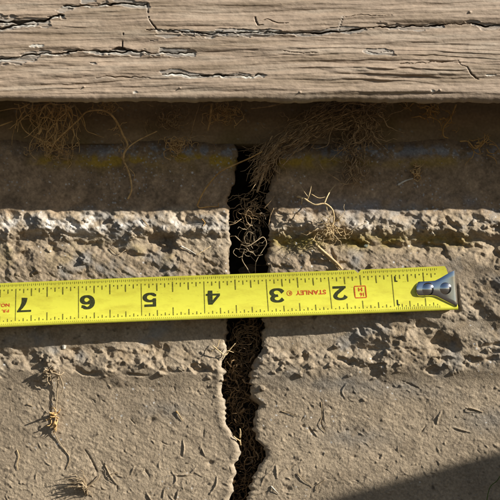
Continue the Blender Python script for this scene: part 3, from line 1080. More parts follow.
def vw(pts, wv, wh):
    """vertical strokes get width wv, horizontal ones wh"""
    p = np.array(pts, float)
    t = np.gradient(p, axis=0)
    t /= np.linalg.norm(t, axis=1)[:, None] + 1e-9
    wv, wh = wv * 1.12, wh * 1.12
    return wh + (wv - wh) * np.abs(t[:, 1]) ** 1.3


def cat(*a):
    out = []
    for x in a:
        out += list(x)
    return out


GL = {}
g6 = cat([(13.2, 11.1), (12.3, 12.5)][:1], arc(7.6, 7.2, 5.4, 5.7, 48, 180, 12), arc(7.4, 7.0, 5.2, 5.7, 190, 262, 6),
         arc(8.0, 4.6, 4.6, 3.4, -95, 90, 14), [(6.2, 7.7), (4.4, 6.4)])
GL['6'] = [(g6, vw(g6, 4.2, 2.2))]
g5 = cat([(1.4, 2.6)], arc(7.4, 4.6, 5.4, 3.5, 215, 360, 12), arc(7.4, 4.8, 5.4, 3.6, 5, 140, 10), [(3.0, 6.6)])
GL['5'] = [(g5, vw(g5, 4.0, 2.0)), ([(3.1, 5.7), (3.1, 14)], 3.0), ([(2.4, 12.8), (13.2, 12.8)], 2.4)]
GL['4'] = [([(10.2, 0), (10.2, 14)], 4.4), ([(0.5, 4.1), (14.6, 4.1)], 1.9), ([(1.4, 4.5), (9.2, 13.2)], 2.4)]
g3 = cat([(1.6, 10.6)], arc(7.2, 10.2, 5.0, 2.9, 150, -70, 14), [(6.4, 7.2), (7.4, 7.2)], arc(7.3, 4.2, 5.3, 3.2, 70, -150, 16), [(1.3, 4.2)])
GL['3'] = [(g3, vw(g3, 4.2, 2.0))]
g2 = cat([(1.6, 10.0)], arc(7.2, 10.0, 5.2, 3.0, 165, -20, 14), [(10.6, 7.0), (7.4, 4.6), (3.4, 1.6)])
GL['2'] = [(g2, vw(g2, 3.8, 2.0)), ([(1.2, 1.2), (14.2, 1.2)], 2.4)]
g7 = [(13.0, 12.4), (10.5, 9.6), (8.4, 6.0), (7.6, 3.2), (7.3, 0.0)]
GL['7'] = [(g7, [2.2, 3.2, 4.4, 5.2, 5.8]), ([(0.6, 13.2), (14.6, 13.2)], 1.9)]
for ch, n in (('7', 7), ('6', 6), ('5', 5), ('4', 4), ('3', 3), ('2', 2)):
    num = Prints()
    xl = 456 - 62.9 * n + 1.2 + (1.0 if ch in '23' else 0)
    for q, (pts, w) in enumerate(GL[ch]):
        P_ = np.array([(xl + 15.0 - px, 15.6 + py) for px, py in pts])
        num.stroke(P_, np.array(w) if not np.isscalar(w) else w, 0.06 + 0.015 * q)
    num.build('numeral', M_ink, blade)
for (xa, va) in ((393 + 3.2, 8.0), (393 + 3.4, 31.6)):
    num = Prints()
    num.poly([(xa - 0.7, va), (xa + 0.7, va), (xa + 0.7, va + 5.6), (xa - 0.7, va + 5.6)])
    num.poly([(xa + 0.7, va + 4.3), (xa + 2.2, va + 4.6), (xa + 2.2, va + 5.6), (xa + 0.7, va + 5.6)])
    num.build('numeral', M_ink, blade)

red = Prints()
red.text('STANLEY', 326.2, 18.6, 4.6, 1.16, 0.028, spacing=1.05)
ccx, ccv = 289.6, 20.9
red.stroke(arc(ccx, ccv, 2.5, 2.4, 0, 360, 22), 0.55)
red.text('R', 291.0, 19.6, 2.7, 1.0, 0.02)
red.build('maker_lettering', M_red, blade)
red = Prints()
red.text('P.R.', 9.2, 26.4, 3.0, 1.25, 0.03)
red.text('NO.', 9.6, 20.4, 3.4, 1.25, 0.03)
red.build('patent_lettering', M_red, blade)
red = Prints()
for a, c in (((354.8, 16.4), (366.0, 16.4)), ((354.8, 28.0), (366.0, 28.0))):
    red.stroke([a, c], 0.95)
for a, c in (((354.8, 16.9), (354.8, 27.5)), ((366.0, 16.9), (366.0, 27.5))):
    red.stroke([a, c], 0.95, 0.07)
red.text('H', 362.6, 17.8, 3.8, 1.25, 0.05)
red.text('16', 363.8, 23.0, 3.8, 1.05, 0.04)
red.build('boxed_stamp', M_red, blade)

# end hook: a flared steel plate, creased, riveted on and bent back towards the wall
outl_x = np.array([416.6, 417.2, 418.6, 421, 426, 431, 435, 438, 442, 446, 449.5, 452.5, 454.6])
out_top = np.array([284.6, 282.6, 281.6, 281.2, 281.0, 280.8, 280.4, 279.0, 276.9, 274.8, 273.0, 271.6, 270.8])
out_bot = np.array([293.0, 295.0, 296.0, 296.2, 296.0, 295.8, 296.2, 297.4, 299.6, 301.8, 303.8, 305.4, 306.4])
nv = 13
hp = []
for i, x in enumerate(outl_x):
    row = []
    for j in range(nv):
        t = j / (nv - 1)
        y = out_top[i] + (out_bot[i] - out_top[i]) * t
        lift = 0.30 + 1.15 * ((y - 288.5) / 22) ** 2 + 0.6 * (1 - (2 * t - 1) ** 2) + 0.5 * (t - 0.5) - 0.2 * max(0, abs(2 * t - 1) - 0.86) / 0.14
        dd = 6.75 + lift + 0.12 * math.exp(-((x - 416.6) / 3.0) ** 2)
        row.append(W(x + 2.4 * (t - 0.35) * sstep(440, 454, np.array(x)), y, dd))
    hp.append(row)
for k, (dx, dz) in enumerate(((0.7, -0.15), (1.3, -0.6), (1.7, -1.1), (1.9, -1.6), (2.0, -2.1), (2.1, -2.6))):
    row = []
    for j in range(nv):
        t = j / (nv - 1)
        y = out_top[-1] - 0.2 + (out_bot[-1] - out_top[-1] + 0.4) * t
        lift = 0.30 + 1.15 * ((y - 288.5) / 22) ** 2 + 0.6 * (1 - (2 * t - 1) ** 2) + 0.5 * (t - 0.5) - 0.2 * max(0, abs(2 * t - 1) - 0.86) / 0.14
        row.append(W(454.6 + dx + 2.4 * (t - 0.35), y, 6.75 + lift + dz))
    hp.append(row)
hp = np.array(hp).transpose(1, 0, 2)
hb = hp.copy()
hb[:, :13, 1] += 0.0004
hb[:, 13:, 0] -= 0.0005
hb[:, 13:, 1] += np.array([0.0007, 0.0005, 0.0003, 0.0001, 0.0, 0.0])
hk = grid_mesh(np.concatenate([hp, hb[::-1], hp[:1]], 0))
hook = tlink('hook', hk, M_chrome)
for (rx, ry) in ((428.0, 289.0), (445.6, 288.2)):
    vv = []
    ff = []
    n1_, n2_ = 8, 20
    for i in range(n1_ + 1):
        ph = i / n1_ * math.pi / 2
        for j in range(n2_):
            an = 2 * math.pi * j / n2_
            th = math.radians(40) * (1 - i / n1_)
            rr = 2.6 * math.sin(th) / math.sin(math.radians(40)) if i < n1_ else 0.02
            c0 = np.array(W(rx, ry, 6.75 + 0.72 + 4.0 * (math.cos(th) - math.cos(math.radians(40))) - 0.2 * math.sin(an) * rr / 2.6))
            vv.append(c0 + np.array([math.cos(an), 0, math.sin(an)]) * rr / 1000)
    for i in range(n1_):
        for j in range(n2_):
            j2 = (j + 1) % n2_
            ff.append((i * n2_ + j, i * n2_ + j2, (i + 1) * n2_ + j2, (i + 1) * n2_ + j))
    ff.append(tuple(n1_ * n2_ + j for j in range(n2_)))
    tlink('rivet', mesh_from(vv, ff), M_chrome, hook)

# ------------------------------------------------------------------ roots, straw and weeds
rr = random.Random(23)


def wall_h(px, py):
    return float(R.sample(H, np.array([px]), np.array([max(py, 137)]))[0])


def fib(T, pts, r0, r1, n=6, sides=5, wig=0.55):
    """fibre through photo-scale control points (x, y, d)"""
    p = spline([(a + rr.gauss(0, wig), b_ + rr.gauss(0, wig), c + rr.gauss(0, wig * 0.5)) for a, b_, c in pts], n)
    T.add(Wn(p[:, 0], p[:, 1], p[:, 2]), r0, r1, sides)


def wander(x, y, d, ang, ln, steps, curl, pull=None, pk=0.0, grav=0.0, dz=0.5, dmin=-6, dmax=99, jit=0.35):
    pts = [(x, y, d)]
    k = rr.gauss(0, curl)
    for i in range(steps):
        k = 0.75 * k + rr.gauss(0, curl * 0.6)
        ang += k
        if pull:
            tx, ty = pull
            want = math.atan2(ty - y, tx - x)
            df = (want - ang + math.pi) % (2 * math.pi) - math.pi
            ang += pk * df
        if grav:
            df = (math.pi / 2 - ang + math.pi) % (2 * math.pi) - math.pi
            ang += grav * df
        st = ln / steps
        x += math.cos(ang) * st + rr.gauss(0, jit * 0.3)
        y += math.sin(ang) * st + rr.gauss(0, jit * 0.3)
        d = min(max(d + rr.gauss(0, dz), dmin), dmax)
        pts.append((x, y, d))
    return pts


# hanging root tangle under the board
T = Tubes()
for k in range(46):
    x0 = rr.uniform(14, 80)
    fib(T, wander(x0, 102 + rr.uniform(0, 6), rr.uniform(-4, 8), rr.uniform(0.6, 2.6), rr.uniform(25, 60), 9, 0.35, (45 + rr.gauss(0, 12), 142), 0.09, 0.05, dmin=-5), rr.uniform(0.14, 0.34), 0.10)
for k in range(46):
    fib(T, wander(rr.gauss(50, 9), rr.gauss(143, 6), rr.uniform(-2, 6), rr.uniform(0, 6.28), rr.uniform(12, 30), 8, 0.7, (55, 145), 0.12, dmin=-4), rr.uniform(0.10, 0.2), 0.07)
for k in range(16):
    fib(T, wander(rr.gauss(62, 6), rr.gauss(150, 4), rr.uniform(1, 5), rr.uniform(1, 2.4), rr.uniform(8, 22), 7, 0.6, None, 0, 0.1, dmin=0.5), rr.uniform(0.10, 0.2), 0.07)
fib(T, [(18, 104, 6), (23, 116, 6), (19, 122, 6), (27, 132, 5), (40, 140, 4), (52, 146, 4)], 0.3, 0.2)
fib(T, [(42, 127, 5), (40, 130, 6), (38, 134, 6)], 0.55, 0.4)
fib(T, [(54, 108, 3), (48, 128, 4), (44, 146, 4)], 0.38, 0.2)
tag(T.build('root_tangle', M_root), 'brown tangle of fibrous roots hanging under the board, straddling the dark ledge line', 'roots')

# long arching strand
T = Tubes()
fib(T, [(0, 126, 3), (10, 121, 3), (12, 121, 3)], 0.3, 0.2)
tag(T.build('root_stub', M_root), 'short thin brown root stub on the sill board beside the hanging tangle', 'roots')
T = Tubes()
fib(T, [(50, 146, 4), (62, 135, 5), (78, 120, 6), (88, 111, 7), (104, 111, 7), (114, 118, 6), (119, 127, 5), (124, 137, 4)], 0.32, 0.42)
fib(T, [(124, 137, 4), (128, 145, 4), (124, 152, 3.5), (124, 161, 3), (128, 168, 2.6), (131, 178, 2.4), (131, 190, 2.0), (129, 199, 1.6)], 0.46, 0.35)
fib(T, [(124, 153, 3.5), (130, 146, 5), (140, 139, 6), (157, 131, 7)], 0.34, 0.22)
fib(T, [(129, 169, 2.6), (134, 174, 3), (133, 181, 3)], 0.2, 0.1)
fib(T, [(114, 118, 6), (117, 124, 5), (113, 130, 4)], 0.25, 0.12)
for k in range(10):
    fib(T, wander(rr.gauss(124, 3), rr.uniform(118, 165), rr.uniform(3, 6), rr.uniform(0, 6.28), rr.uniform(6, 14), 6, 0.6, dmin=1.5), 0.16, 0.07)
tag(T.build('root_strand', M_root), 'long brown root arching from the tangle and forking down over the wall face', 'roots')

# curly tufts left of the crack
for (cx, cy, sx_, sy_, nk, lab) in ((168, 118, 14, 10, 44, 'matted dull root tuft clinging under the board above the yellow stain'),
                                   (176, 146, 9, 7, 36, 'small curly brown root tuft on the ledge left of the crack'),
                                   (222, 112, 17, 7, 46, 'wispy brown root tuft on the sill board above the crack top'),
                                   (108, 106, 16, 4, 22, 'sparse brown rootlets hanging from the board over the arching root')):
    T = Tubes()
    for k in range(nk):
        fib(T, wander(rr.gauss(cx, sx_ * 0.6), rr.gauss(cy, sy_ * 0.6), rr.uniform(-4.5, 4) if cy < 140 else rr.uniform(-3, 4), rr.uniform(0, 6.28), rr.uniform(10, 26), 8, 0.6, (cx, cy), 0.12, dmin=-5.5), rr.uniform(0.12, 0.26), 0.08)
    if cy == 118:
        fib(T, [(200, 101, 4), (195, 118, 3), (191, 134, 1), (188, 145, 0), (190, 149, 1)], 0.24, 0.16)
        fib(T, [(190, 139, 3), (202, 135, 4), (212, 142, 3), (216, 148, 2)], 0.14, 0.08)
    if cy == 112:
        fib(T, [(212, 104, 3), (209, 120, 2), (208, 130, 1)], 0.5, 0.3)
    tag(T.build('root_tuft', M_root if cy != 118 else M_rootdark), lab, 'roots', 'root tufts under the board')

# bent straw to the left of the crack
T = Tubes()
fib(T, [(262, 152, 9), (250, 158, 9), (236, 164, 8), (220, 173, 7), (207, 187, 5), (201, 196, 3.5), (197.5, 205, 2.2)], 0.30, 0.32)
fib(T, [(197.5, 205, 2.2), (199, 207, 2), (208, 207, 2), (219, 206.5, 2)], 0.26, 0.18)
fib(T, [(219, 206.5, 2), (218, 203, 3)], 0.2, 0.12)
tag(T.build('bent_straw', M_orange), 'thin bent golden straw reaching out of the crack over the stain', 'straw')

# dense root mass over the crack top and to the right
T = Tubes()
path = np.array([(388, 102), (352, 109), (322, 122), (298, 136), (278, 147), (262, 166), (252, 184)], float)
pl = spline(np.c_[path, np.zeros(len(path))], 10)[:, :2]
for k in range(210):
    i0 = rr.randrange(0, len(pl) - 14)
    m_ = rr.randrange(8, 26)
    seg_ = pl[i0:i0 + m_:3]
    if len(seg_) < 3:
        continue
    tpos = i0 / len(pl)
    wd = 9 * (1 - 0.55 * tpos)
    ox, oy = rr.gauss(0, wd * 0.6), rr.gauss(0, wd)
    spread = rr.gauss(0, 0.35)
    dd0 = rr.uniform(-5, 10)
    pts = []
    for q, (a, b_) in enumerate(seg_):
        pts.append((a + ox + rr.gauss(0, 1.6), max(101.5, b_ + oy + spread * q * 3 + rr.gauss(0, 1.6)), dd0 + rr.gauss(0, 0.9)))
    fib(T, pts, rr.choice([0.10, 0.14, 0.18, 0.26]), 0.07, 4)
for k in range(110):
    x0 = rr.gauss(335, 26)
    y0 = max(102, 116 - (x0 - 325) * 0.3 + rr.gauss(0, 7))
    fib(T, wander(x0, y0, rr.uniform(-5, 8), rr.uniform(0, 6.28), rr.uniform(6, 18), 6, 0.5, dmin=-5.5, dmax=12), rr.uniform(0.09, 0.2), 0.06)
for k in range(50):
    fib(T, wander(rr.gauss(272, 6), rr.uniform(142, 156), rr.uniform(-5, 7), 2.1 + rr.gauss(0, 0.4), rr.uniform(16, 40), 8, 0.2, dmin=-9, dmax=9), rr.choice([0.1, 0.16, 0.28]), 0.07)
fib(T, [(276, 146, 7), (268, 158, 7), (262, 174, 6), (258, 192, 5)], 0.75, 0.45)
fib(T, [(306, 142, 6), (296, 150, 7), (287, 160, 5), (281, 166, 4)], 0.3, 0.15)
fib(T, [(250, 109, 6), (270, 106, 8), (292, 100, 9)], 0.3, 0.4)
for k in range(14):
    fib(T, wander(rr.gauss(268, 6), rr.uniform(160, 178), rr.uniform(-3, 4), 1.57 + rr.gauss(0, 0.7), rr.uniform(10, 24), 7, 0.5, dmin=-9), 0.14, 0.07)
tag(T.build('root_mass', M_rootdark), 'dense dark mass of matted roots spilling over the top of the crack', 'roots')

T = Tubes()
for k in range(130):
    fib(T, wander(rr.gauss(362, 9), rr.uniform(102, 135), rr.uniform(-5, 9), 1.75 + rr.gauss(0, 0.5), rr.uniform(18, 46), 9, 0.4, dmin=-5.5, dmax=11), rr.uniform(0.12, 0.28), 0.08)
for k in range(75):
    fib(T, wander(rr.gauss(354, 5), rr.uniform(140, 176), rr.uniform(0.5, 6), 1.9 + rr.gauss(0, 0.5), rr.uniform(10, 30), 8, 0.45, dmin=0.4, dmax=8), rr.uniform(0.10, 0.24), 0.08)
fib(T, [(360, 176, 2), (354, 182, 3), (345, 184, 3), (336, 178, 4), (325, 171, 4), (320, 165, 4)], 0.3, 0.2)
fib(T, [(352, 150, 5), (356, 160, 5), (350, 172, 4), (362, 188, 3)], 0.34, 0.2)
tag(T.build('root_mass', M_rootdark), 'straggling dark roots trailing down the shaded wall right of the crack', 'roots')

# pale dry rootlet catching the sun
T = Tubes(0.8)
fib(T, [(297, 196, 6), (303, 199, 9), (308, 202, 10), (316, 204, 11), (323, 203, 11), (328, 205, 10), (333, 211, 9), (334, 221, 8), (331, 229, 7)], 0.50, 0.38)
fib(T, [(306, 201, 9), (309, 195, 10), (311, 190, 10), (312, 185, 9)], 0.34, 0.12)
fib(T, [(324, 203, 11), (327, 196, 9), (331, 190, 6), (337, 184, 2)], 0.36, 0.26)
fib(T, [(309, 197, 9), (304, 190, 7), (298, 181, 5)], 0.2, 0.08)
fib(T, [(312, 194, 10), (319, 198, 9), (325, 196, 9)], 0.25, 0.12)
fib(T, [(302, 198, 9), (302, 204, 9)], 0.35, 0.2)
fib(T, [(326, 204, 10), (327, 211, 9)], 0.35, 0.2)
for k in range(44):
    fib(T, wander(rr.gauss(329, 6), rr.gauss(231, 5), rr.uniform(5, 9), rr.uniform(0, 6.28), rr.uniform(8, 20), 6, 0.35, (328, 232), 0.03, dmin=4), rr.uniform(0.10, 0.26), 0.07)
fib(T, [(335, 226, 8), (343, 236, 7), (356, 229, 8), (366, 222, 8)], 0.22, 0.12)
fib(T, [(320, 240, 7), (332, 239, 7), (346, 238, 7)], 0.22, 0.12)
tag(T.build('dry_rootlet', M_straw), 'pale sunlit dry rootlet with a bushy lower end right of the crack', 'roots')
T = Tubes()
fib(T, [(315, 244.5, 6.5), (324, 252, 6.5), (334, 261, 6.6), (343, 269, 7)], 0.55, 0.5)
fib(T, [(318, 249, 5.5), (330, 260, 5.6), (340, 269, 6)], 0.42, 0.3)
tag(T.build('dry_stalk', M_straw), 'straight pale dry stalk tucked behind the tape above its red lettering', 'straw')

# loops of root caught inside the upper crack
T = Tubes()
for k in range(26):
    fib(T, wander(rr.gauss(252, 6), rr.gauss(238, 10), rr.uniform(-5, 2.5), rr.uniform(0, 6.28), rr.uniform(12, 34), 9, 0.4, (252, 240), 0.10, dmin=-8, dmax=3), rr.uniform(0.10, 0.28), 0.08)
fib(T, [(240, 245, 2), (247, 247, 3), (255, 241, 3), (263, 237, 2), (266, 244, 1), (262, 252, 0), (256, 262, 0), (255, 272, 0)], 0.22, 0.16)
fib(T, [(244, 250, 2), (242, 258, 1), (247, 268, 0), (250, 275, 0)], 0.2, 0.14)
tag(T.build('root_tangle', M_stem), 'pale looping root tangle caught in the crack just above the tape', 'roots')
T = Tubes()
for k in range(40):
    fib(T, wander(rr.gauss(252, 10), rr.gauss(208, 7), rr.uniform(-6, 2), rr.uniform(-0.4, 0.4) + rr.choice([0, 3.14]), rr.uniform(14, 34), 8, 0.35, (252, 210), 0.08, dmin=-9, dmax=2.5), rr.uniform(0.09, 0.18), 0.06)
fib(T, [(226, 224, 3), (234, 223, 4), (242, 219, 3)], 0.22, 0.12)
fib(T, [(264, 208, 3), (270, 202, 4), (274, 196, 3)], 0.26, 0.14)
fib(T, [(268, 226, 3), (271, 216, 4), (274, 208, 4)], 0.26, 0.14)
tag(T.build('hair_roots', M_rootdark), 'fine dark hair roots bridging the crack beside the bent straw', 'roots')

# roots packed in the lower crack
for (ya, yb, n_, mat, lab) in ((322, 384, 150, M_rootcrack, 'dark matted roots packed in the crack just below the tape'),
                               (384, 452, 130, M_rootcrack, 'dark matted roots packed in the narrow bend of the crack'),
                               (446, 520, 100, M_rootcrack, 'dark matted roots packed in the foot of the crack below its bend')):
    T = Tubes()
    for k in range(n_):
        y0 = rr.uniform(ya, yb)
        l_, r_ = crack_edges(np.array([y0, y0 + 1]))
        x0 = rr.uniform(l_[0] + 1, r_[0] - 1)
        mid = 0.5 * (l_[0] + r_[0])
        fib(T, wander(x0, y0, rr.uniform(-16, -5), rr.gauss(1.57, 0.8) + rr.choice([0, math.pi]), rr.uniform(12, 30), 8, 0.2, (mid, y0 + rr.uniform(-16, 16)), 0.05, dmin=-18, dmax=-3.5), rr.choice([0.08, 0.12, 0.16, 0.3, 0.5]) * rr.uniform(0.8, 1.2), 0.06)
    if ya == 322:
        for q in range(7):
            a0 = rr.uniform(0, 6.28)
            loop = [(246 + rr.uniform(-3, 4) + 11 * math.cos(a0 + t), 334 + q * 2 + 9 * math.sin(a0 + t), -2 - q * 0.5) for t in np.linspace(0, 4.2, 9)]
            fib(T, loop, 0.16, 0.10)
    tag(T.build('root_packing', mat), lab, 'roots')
T = Tubes()
fib(T, [(240, 438, -1), (240, 432, 0.5), (239, 428, 0.6)], 0.4, 0.2)
fib(T, [(239, 441, -1), (236, 438, 0.8), (234, 436, 0.6)], 0.3, 0.2)
fib(T, [(240, 440, -2), (241, 446, -1)], 0.4, 0.2)
tag(T.build('root_sprig', M_straw), 'tiny pale forked root sprig poking out at the bend of the crack', 'roots')
T = Tubes()
fib(T, [(213, 345, 3), (219, 350, 3.2), (225, 354, 3), (231, 349, 2.5), (236, 343, 2)], 0.28, 0.18)
fib(T, [(211, 352, 3), (218, 347, 3.2), (219, 341, 3)], 0.26, 0.15)
fib(T, [(222, 358, 2.6), (228, 351, 3), (233, 352, 2)], 0.22, 0.14)
tag(T.build('root_sprig', M_straw), 'crossed pale rootlets on the left rim of the crack below the tape', 'roots')

# bits on the ledge at the right
T = Tubes()
for k in range(26):
    fib(T, wander(rr.gauss(428, 8), rr.gauss(110, 4), rr.uniform(-5, 3), rr.gauss(0.2, 0.6) + rr.choice([0, 3.14]), rr.uniform(6, 18), 5, 0.3, dmin=-5.5), rr.uniform(0.16, 0.42), 0.14)
tag(T.build('straw_tuft', M_orange), 'small orange straw tuft hanging under the board far from the crack', 'straw')
T = Tubes()
fib(T, [(456, 104, 3), (450, 116, 1), (444, 128, -1), (445, 136, -2), (448, 139, -2)], 0.35, 0.25)
fib(T, [(450, 116, 1), (443, 122, -2), (442, 129, -3)], 0.22, 0.14)
for k in range(8):
    fib(T, wander(rr.gauss(449, 3), rr.uniform(106, 136), rr.uniform(-3, 2), rr.uniform(0, 6.28), rr.uniform(5, 12), 5, 0.5, dmin=-5), 0.14, 0.07)
tag(T.build('root_strand', M_orange), 'short orange root strand hanging on the sill board beside the straw tuft', 'roots')
T = Tubes()
for k in range(16):
    fib(T, wander(rr.gauss(476, 6), rr.gauss(145, 4), rr.uniform(0, 4), rr.gauss(0.6, 0.7), rr.uniform(8, 20), 6, 0.4, dmin=-1), rr.uniform(0.14, 0.3), 0.1)
fib(T, [(460, 141, 1), (468, 141, 3), (476, 149, 3), (483, 140, 3)], 0.34, 0.2)
fib(T, [(486, 154, 3), (494, 158, 3), (497, 164, 2)], 0.24, 0.14)
tag(T.build('straw_tuft', M_orange), 'loose orange straw tuft resting on the grey ledge beyond the white sliver', 'straw')
T = Tubes()
p = spline([(398, 185, 1.6), (405, 181, 1.9), (413, 178.5, 2.0)], 6)
T.add(Wn(p[:, 0], p[:, 1], p[:, 2]), 0.45, 0.2, 6, 0.5)
tag(T.build('white_sliver', M_pale), 'thin white sliver stuck to the shaded wall under the ledge', 'debris')
T = Tubes()
for k in range(16):
    fib(T, wander(rr.gauss(416, 2.2), rr.gauss(173, 3.2), rr.uniform(1, 3), rr.uniform(0, 6.28), rr.uniform(4, 9), 5, 0.5, dmin=0.8), rr.uniform(0.2, 0.4), 0.12)
fib(T, [(417, 170, 2), (422, 165, 3), (428, 161, 3)], 0.2, 0.1)
tag(T.build('leaf_crumb', M_root), 'small brown crumb of dead leaf beside the white sliver', 'debris')
T = Tubes()
for k in range(8):
    fib(T, wander(rr.gauss(384, 7), rr.gauss(106, 3), rr.uniform(-5, 3), rr.uniform(0, 6.28), rr.uniform(8, 16), 6, 0.5, dmin=-5.5), 0.2, 0.08)
tag(T.build('root_tuft', M_root), 'few short brown rootlets under the board beside the straggling dark roots', 'roots', 'root tufts under the board')

# dry weed on the left of the lower wall
def weed(T, pts, r0, r1):
    fib(T, pts, r0, r1, wig=0.0)


def on_wall(lst, extra):
    return [(x, y, wall_h(x, y) + e) for (x, y), e in zip(lst, extra)]


T = Tubes()
weed(T, on_wall([(59, 372), (58, 382), (57, 396), (56, 410), (55, 424), (54, 431), (58, 440), (64, 449), (69, 456), (69, 462), (66, 469)],
                [1.2, 1.5, 1.2, 1.0, 1.2, 1.0, .5, .3, .3, .3, .2]), 0.30, 0.14)
weed(T, on_wall([(44, 371), (48, 374), (54, 373), (60, 375), (64, 372)], [1.5, 2.5, 2.6, 2.4, 1.6]), 0.5, 0.3)
weed(T, on_wall([(48, 374), (47, 380), (50, 385)], [2.5, 2.2, 1.6]), 0.42, 0.2)
weed(T, on_wall([(60, 376), (63, 386), (61, 393)], [2.4, 2.2, 1.2]), 0.3, 0.15)
for k in range(12):
    a = wander(rr.gauss(48, 4), rr.gauss(372, 4), wall_h(48, 372) + rr.uniform(0.6, 2.2), rr.uniform(0, 6.28), rr.uniform(4, 10), 5, 0.5)
    fib(T, a, rr.uniform(0.2, 0.4), 0.12)
T.k = 1
tag(T.build('dry_weed', M_stem), 'dry weed stem trailing straight down the wall beneath the tape', 'weed')
T = Tubes()
hb_ = wall_h(54, 420)
for k in range(12):
    fib(T, wander(rr.gauss(54, 1.4), rr.uniform(413, 426), hb_ + rr.uniform(0.6, 2.6), 1.5 + rr.gauss(0, 0.5), rr.uniform(5, 11), 5, 0.3, dmin=hb_ + 0.6), rr.uniform(0.25, 0.5), 0.15)
fib(T, [(53, 414, hb_ + 0.4), (52, 413, hb_ + 3), (50, 413, hb_ + 5.5)], 0.5, 0.25)
tag(T.build('seed_pod', M_root), 'small orange brown seed husk on the dry weed stem', 'weed')
T = Tubes()
hb_ = wall_h(82, 486)
for k in range(30):
    a = rr.uniform(-0.2, 1.0)
    x0, y0 = 84 + rr.gauss(0, 3), 492 + rr.gauss(0, 3)
    pts = [(x0, y0, hb_ + 0.3)]
    ht = rr.uniform(1.5, 5)
    dx, dy = rr.uniform(-22, 2), rr.uniform(-17, 0)
    pts += [(x0 + dx * 0.15, y0 + dy * 0.75, hb_ + ht * 0.6), (x0 + dx * 0.6, y0 + dy * 1.0, hb_ + ht), (x0 + dx, y0 + dy * 0.9, hb_ + ht * rr.uniform(0.8, 1.2))]
    fib(T, pts, rr.uniform(0.12, 0.3), 0.08)
fib(T, [(84, 490, hb_ + 0.5), (90, 486, hb_ + 1.5), (97, 479, hb_ + 1.2), (100, 475, hb_ + 0.7)], 0.4, 0.2)
tag(T.build('grass_tuft', M_stem), 'curled dry grass tuft sprouting from the lower wall below the weed', 'grass tuft')

# small loose stems stuck to the paint: each its own
bits = [([(177, 411), (180, 416), (183, 421)], M_straw, 'short pale straw lying beside a dark chip below the rough band'),
        ([(176, 411), (179, 415), (181, 419)], M_orange, 'tiny orange straw lying against the short pale straw'),
        ([(271, 486), (275, 490), (279, 494)], M_pale, 'bright white straw tip at the foot of the crack'),
        ([(297, 473), (304, 480), (313, 487)], M_stem, 'long thin tan stem lying down-right of the crack foot'),
        ([(316, 491), (318, 485), (325, 480)], M_stem, 'short tan stem forking from the long thin stem'),
        ([(181, 246), (189, 250), (197, 255)], M_pale, 'pale straw lying in the rough band left of the crack'),
        ([(196, 255), (203, 251), (211, 246)], M_straw, 'second straw crossing the pale one in the rough band'),
        ([(142, 219), (146, 223), (149, 227)], M_rootdark, 'dark short twig standing on the sunlit lip'),
        ([(17, 450), (19, 456), (17, 464), (18, 470)], M_straw, 'crooked dry stem low on the wall beside the weed'),
        ([(105, 465), (109, 473), (112, 478), (118, 484)], M_stem, 'twisted dry stem beside the curled grass tuft'),
        ([(110, 476), (116, 472), (119, 474)], M_stem, 'short forked side stem beside the twisted dry stem'),
        ([(468, 408), (474, 409), (483, 412)], M_stem, 'thin horizontal tan stem above the slanting shadow'),
        ([(27, 404), (33, 406)], M_stem, 'tiny dry stem right beside the seed husk'),
        ([(281, 411), (288, 413), (296, 416)], M_stem, 'thin tan stem lying just right of the crack bend'),
        ([(321, 402), (322, 414), (320, 424), (325, 432)], M_stem, 'long wavy stem running down the wall right of the crack'),
        ([(110, 248), (118, 254), (126, 250)], M_stem, 'tiny dry stem in the rough band above the tape, between numerals four and six'),
        ([(202, 219), (205, 223), (203, 226)], M_orange, 'tiny orange curl on the lip left of the crack')]
for (pts, mat, lab) in bits:
    T = Tubes()
    n_ = len(pts)
    weed(T, on_wall(pts, [0.35 + 0.25 * math.sin(math.pi * i / (n_ - 1)) for i in range(n_)]), 0.22 if mat is not M_pale else 0.34, 0.10)
    o = T.build('stem_bit', mat)
    tag(o, lab or 'tiny dry stem stuck to the wall paint', 'stem bit', 'stem bits stuck on the wall')
# pale flakes in the rough band
for (x, y, s_, lab) in ((61, 237, 3.4, 'pale blue paint flake on the big lump of the rough band'), (60, 266, 3.0, 'small white flake just above the tape'),
                        (366, 246, 4.0, 'grey green pebble chip on the olive groove'), (64, 347, 4.2, 'white flake just below the tape shadow')):
    h0 = wall_h(x, y)
    rg = np.random.default_rng(int(x * 7 + y))
    an = np.sort(rg.uniform(0, 6.28, 7))
    ring = [(x + s_ * rg.uniform(.5, 1) * math.cos(a), y + 0.8 * s_ * rg.uniform(.5, 1) * math.sin(a)) for a in an]
    v = [W(a, b_, h0 - 0.5) for a, b_ in ring] + [W(x + (a - x) * .8, y + (b_ - y) * .8, h0 + 0.7 + rg.uniform(-.25, .25)) for a, b_ in ring]
    f = [(i, (i + 1) % 7, 7 + (i + 1) % 7, 7 + i) for i in range(7)] + [tuple(range(7, 14))]
    o = link('paint_flake', mesh_from(v, f, False), M_pale if x != 366 else fibre_mat('grey_chip', (0.16, 0.18, 0.14), (0.34, 0.36, 0.28)))
    tag(o, lab, 'flake', 'flakes in the rough band')

# ------------------------------------------------------------------ grass blade, ground, added shadow fence beside the wall
T = Tubes()
p = spline([(478, 1035, 14), (481, 800, 15), (484, 600, 16), (487, 500, 17), (499, 478, 19), (516, 448, 24)], 8)
T.add(Wn(p[:, 0], p[:, 1], p[:, 2]), 0.28, 0.15, 5, 0.4)
tag(T.build('green_grass', M_green), 'single thin green grass blade rising in the corner shadow', 'grass')

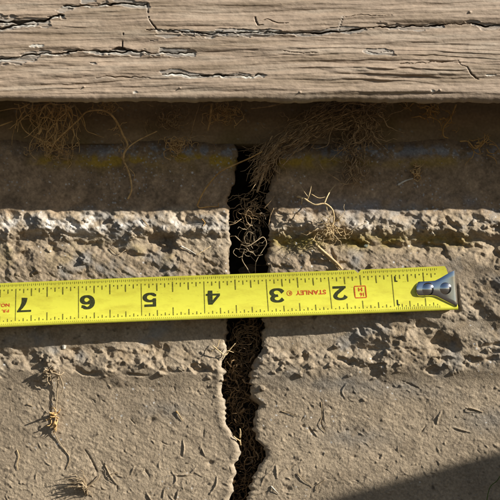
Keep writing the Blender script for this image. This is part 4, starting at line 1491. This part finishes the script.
gs = np.concatenate([-np.geomspace(200, 0.3, 14), np.linspace(-0.25, 0.25, 5), np.geomspace(0.3, 200, 14)])
GX, GY = np.meshgrid(gs, gs[::-1])
ground = link('ground', grid_mesh(np.stack([GX, GY, 0 * GX], -1)), M_ground)
ground['kind'] = 'structure'

caster = bpy.data.objects.new('shadow_caster', None)  # unseen stand-in, added to cast the slanting corner shadow
COL.objects.link(caster)
FD = 0.22
caster.location = (0.5, -FD, 0)
tag(caster, 'added unseen timber shadow fence of upright boards with a sloping top rail beside the wall', 'caster')


def box8(x0, x1, y0, y1, zl, zr, zb=0.0):
    v = [(x0, y0, zb), (x1, y0, zb), (x1, y1, zb), (x0, y1, zb), (x0, y0, zl), (x1, y0, zr), (x1, y1, zr), (x0, y1, zl)]
    f = [(3, 2, 1, 0), (4, 5, 6, 7), (0, 1, 5, 4), (1, 2, 6, 5), (2, 3, 7, 6), (3, 0, 4, 7)]
    return mesh_from(v, f, False)


# shadow line on the wall passes (320,500) and (500,450); carry it back along the sun
A = np.array(W(320, 500, 0))
Bp = np.array(W(500, 450, 0))
sv = np.array([KL, -1, KD]) * (FD - 0.02)
A2, B2 = A + sv, Bp + sv
slope = (B2[2] - A2[2]) / (B2[0] - A2[0])
zt = lambda x: A2[2] + slope * (x - A2[0])
FX = A2[0] - 0.14
x = FX + 0.02
while x < FX + 0.62:
    x1 = x + 0.088
    link('caster_board', box8(x - 0.5, x1 - 0.5, -0.009, 0.009, zt(x) - 0.022, zt(x1) - 0.022), M_timber, caster)
    x += 0.092
v0, v1 = FX, FX + 0.66
rail = mesh_from([(v0 - .5, -0.02, zt(v0) - .021), (v1 - .5, -0.02, zt(v1) - .021), (v1 - .5, .02, zt(v1) - .021), (v0 - .5, .02, zt(v0) - .021),
                  (v0 - .5, -0.02, zt(v0)), (v1 - .5, -0.02, zt(v1)), (v1 - .5, .02, zt(v1)), (v0 - .5, .02, zt(v0))],
                 [(3, 2, 1, 0), (4, 5, 6, 7), (0, 1, 5, 4), (1, 2, 6, 5), (2, 3, 7, 6), (3, 0, 4, 7)], False)
link('caster_rail', rail, M_timber, caster)
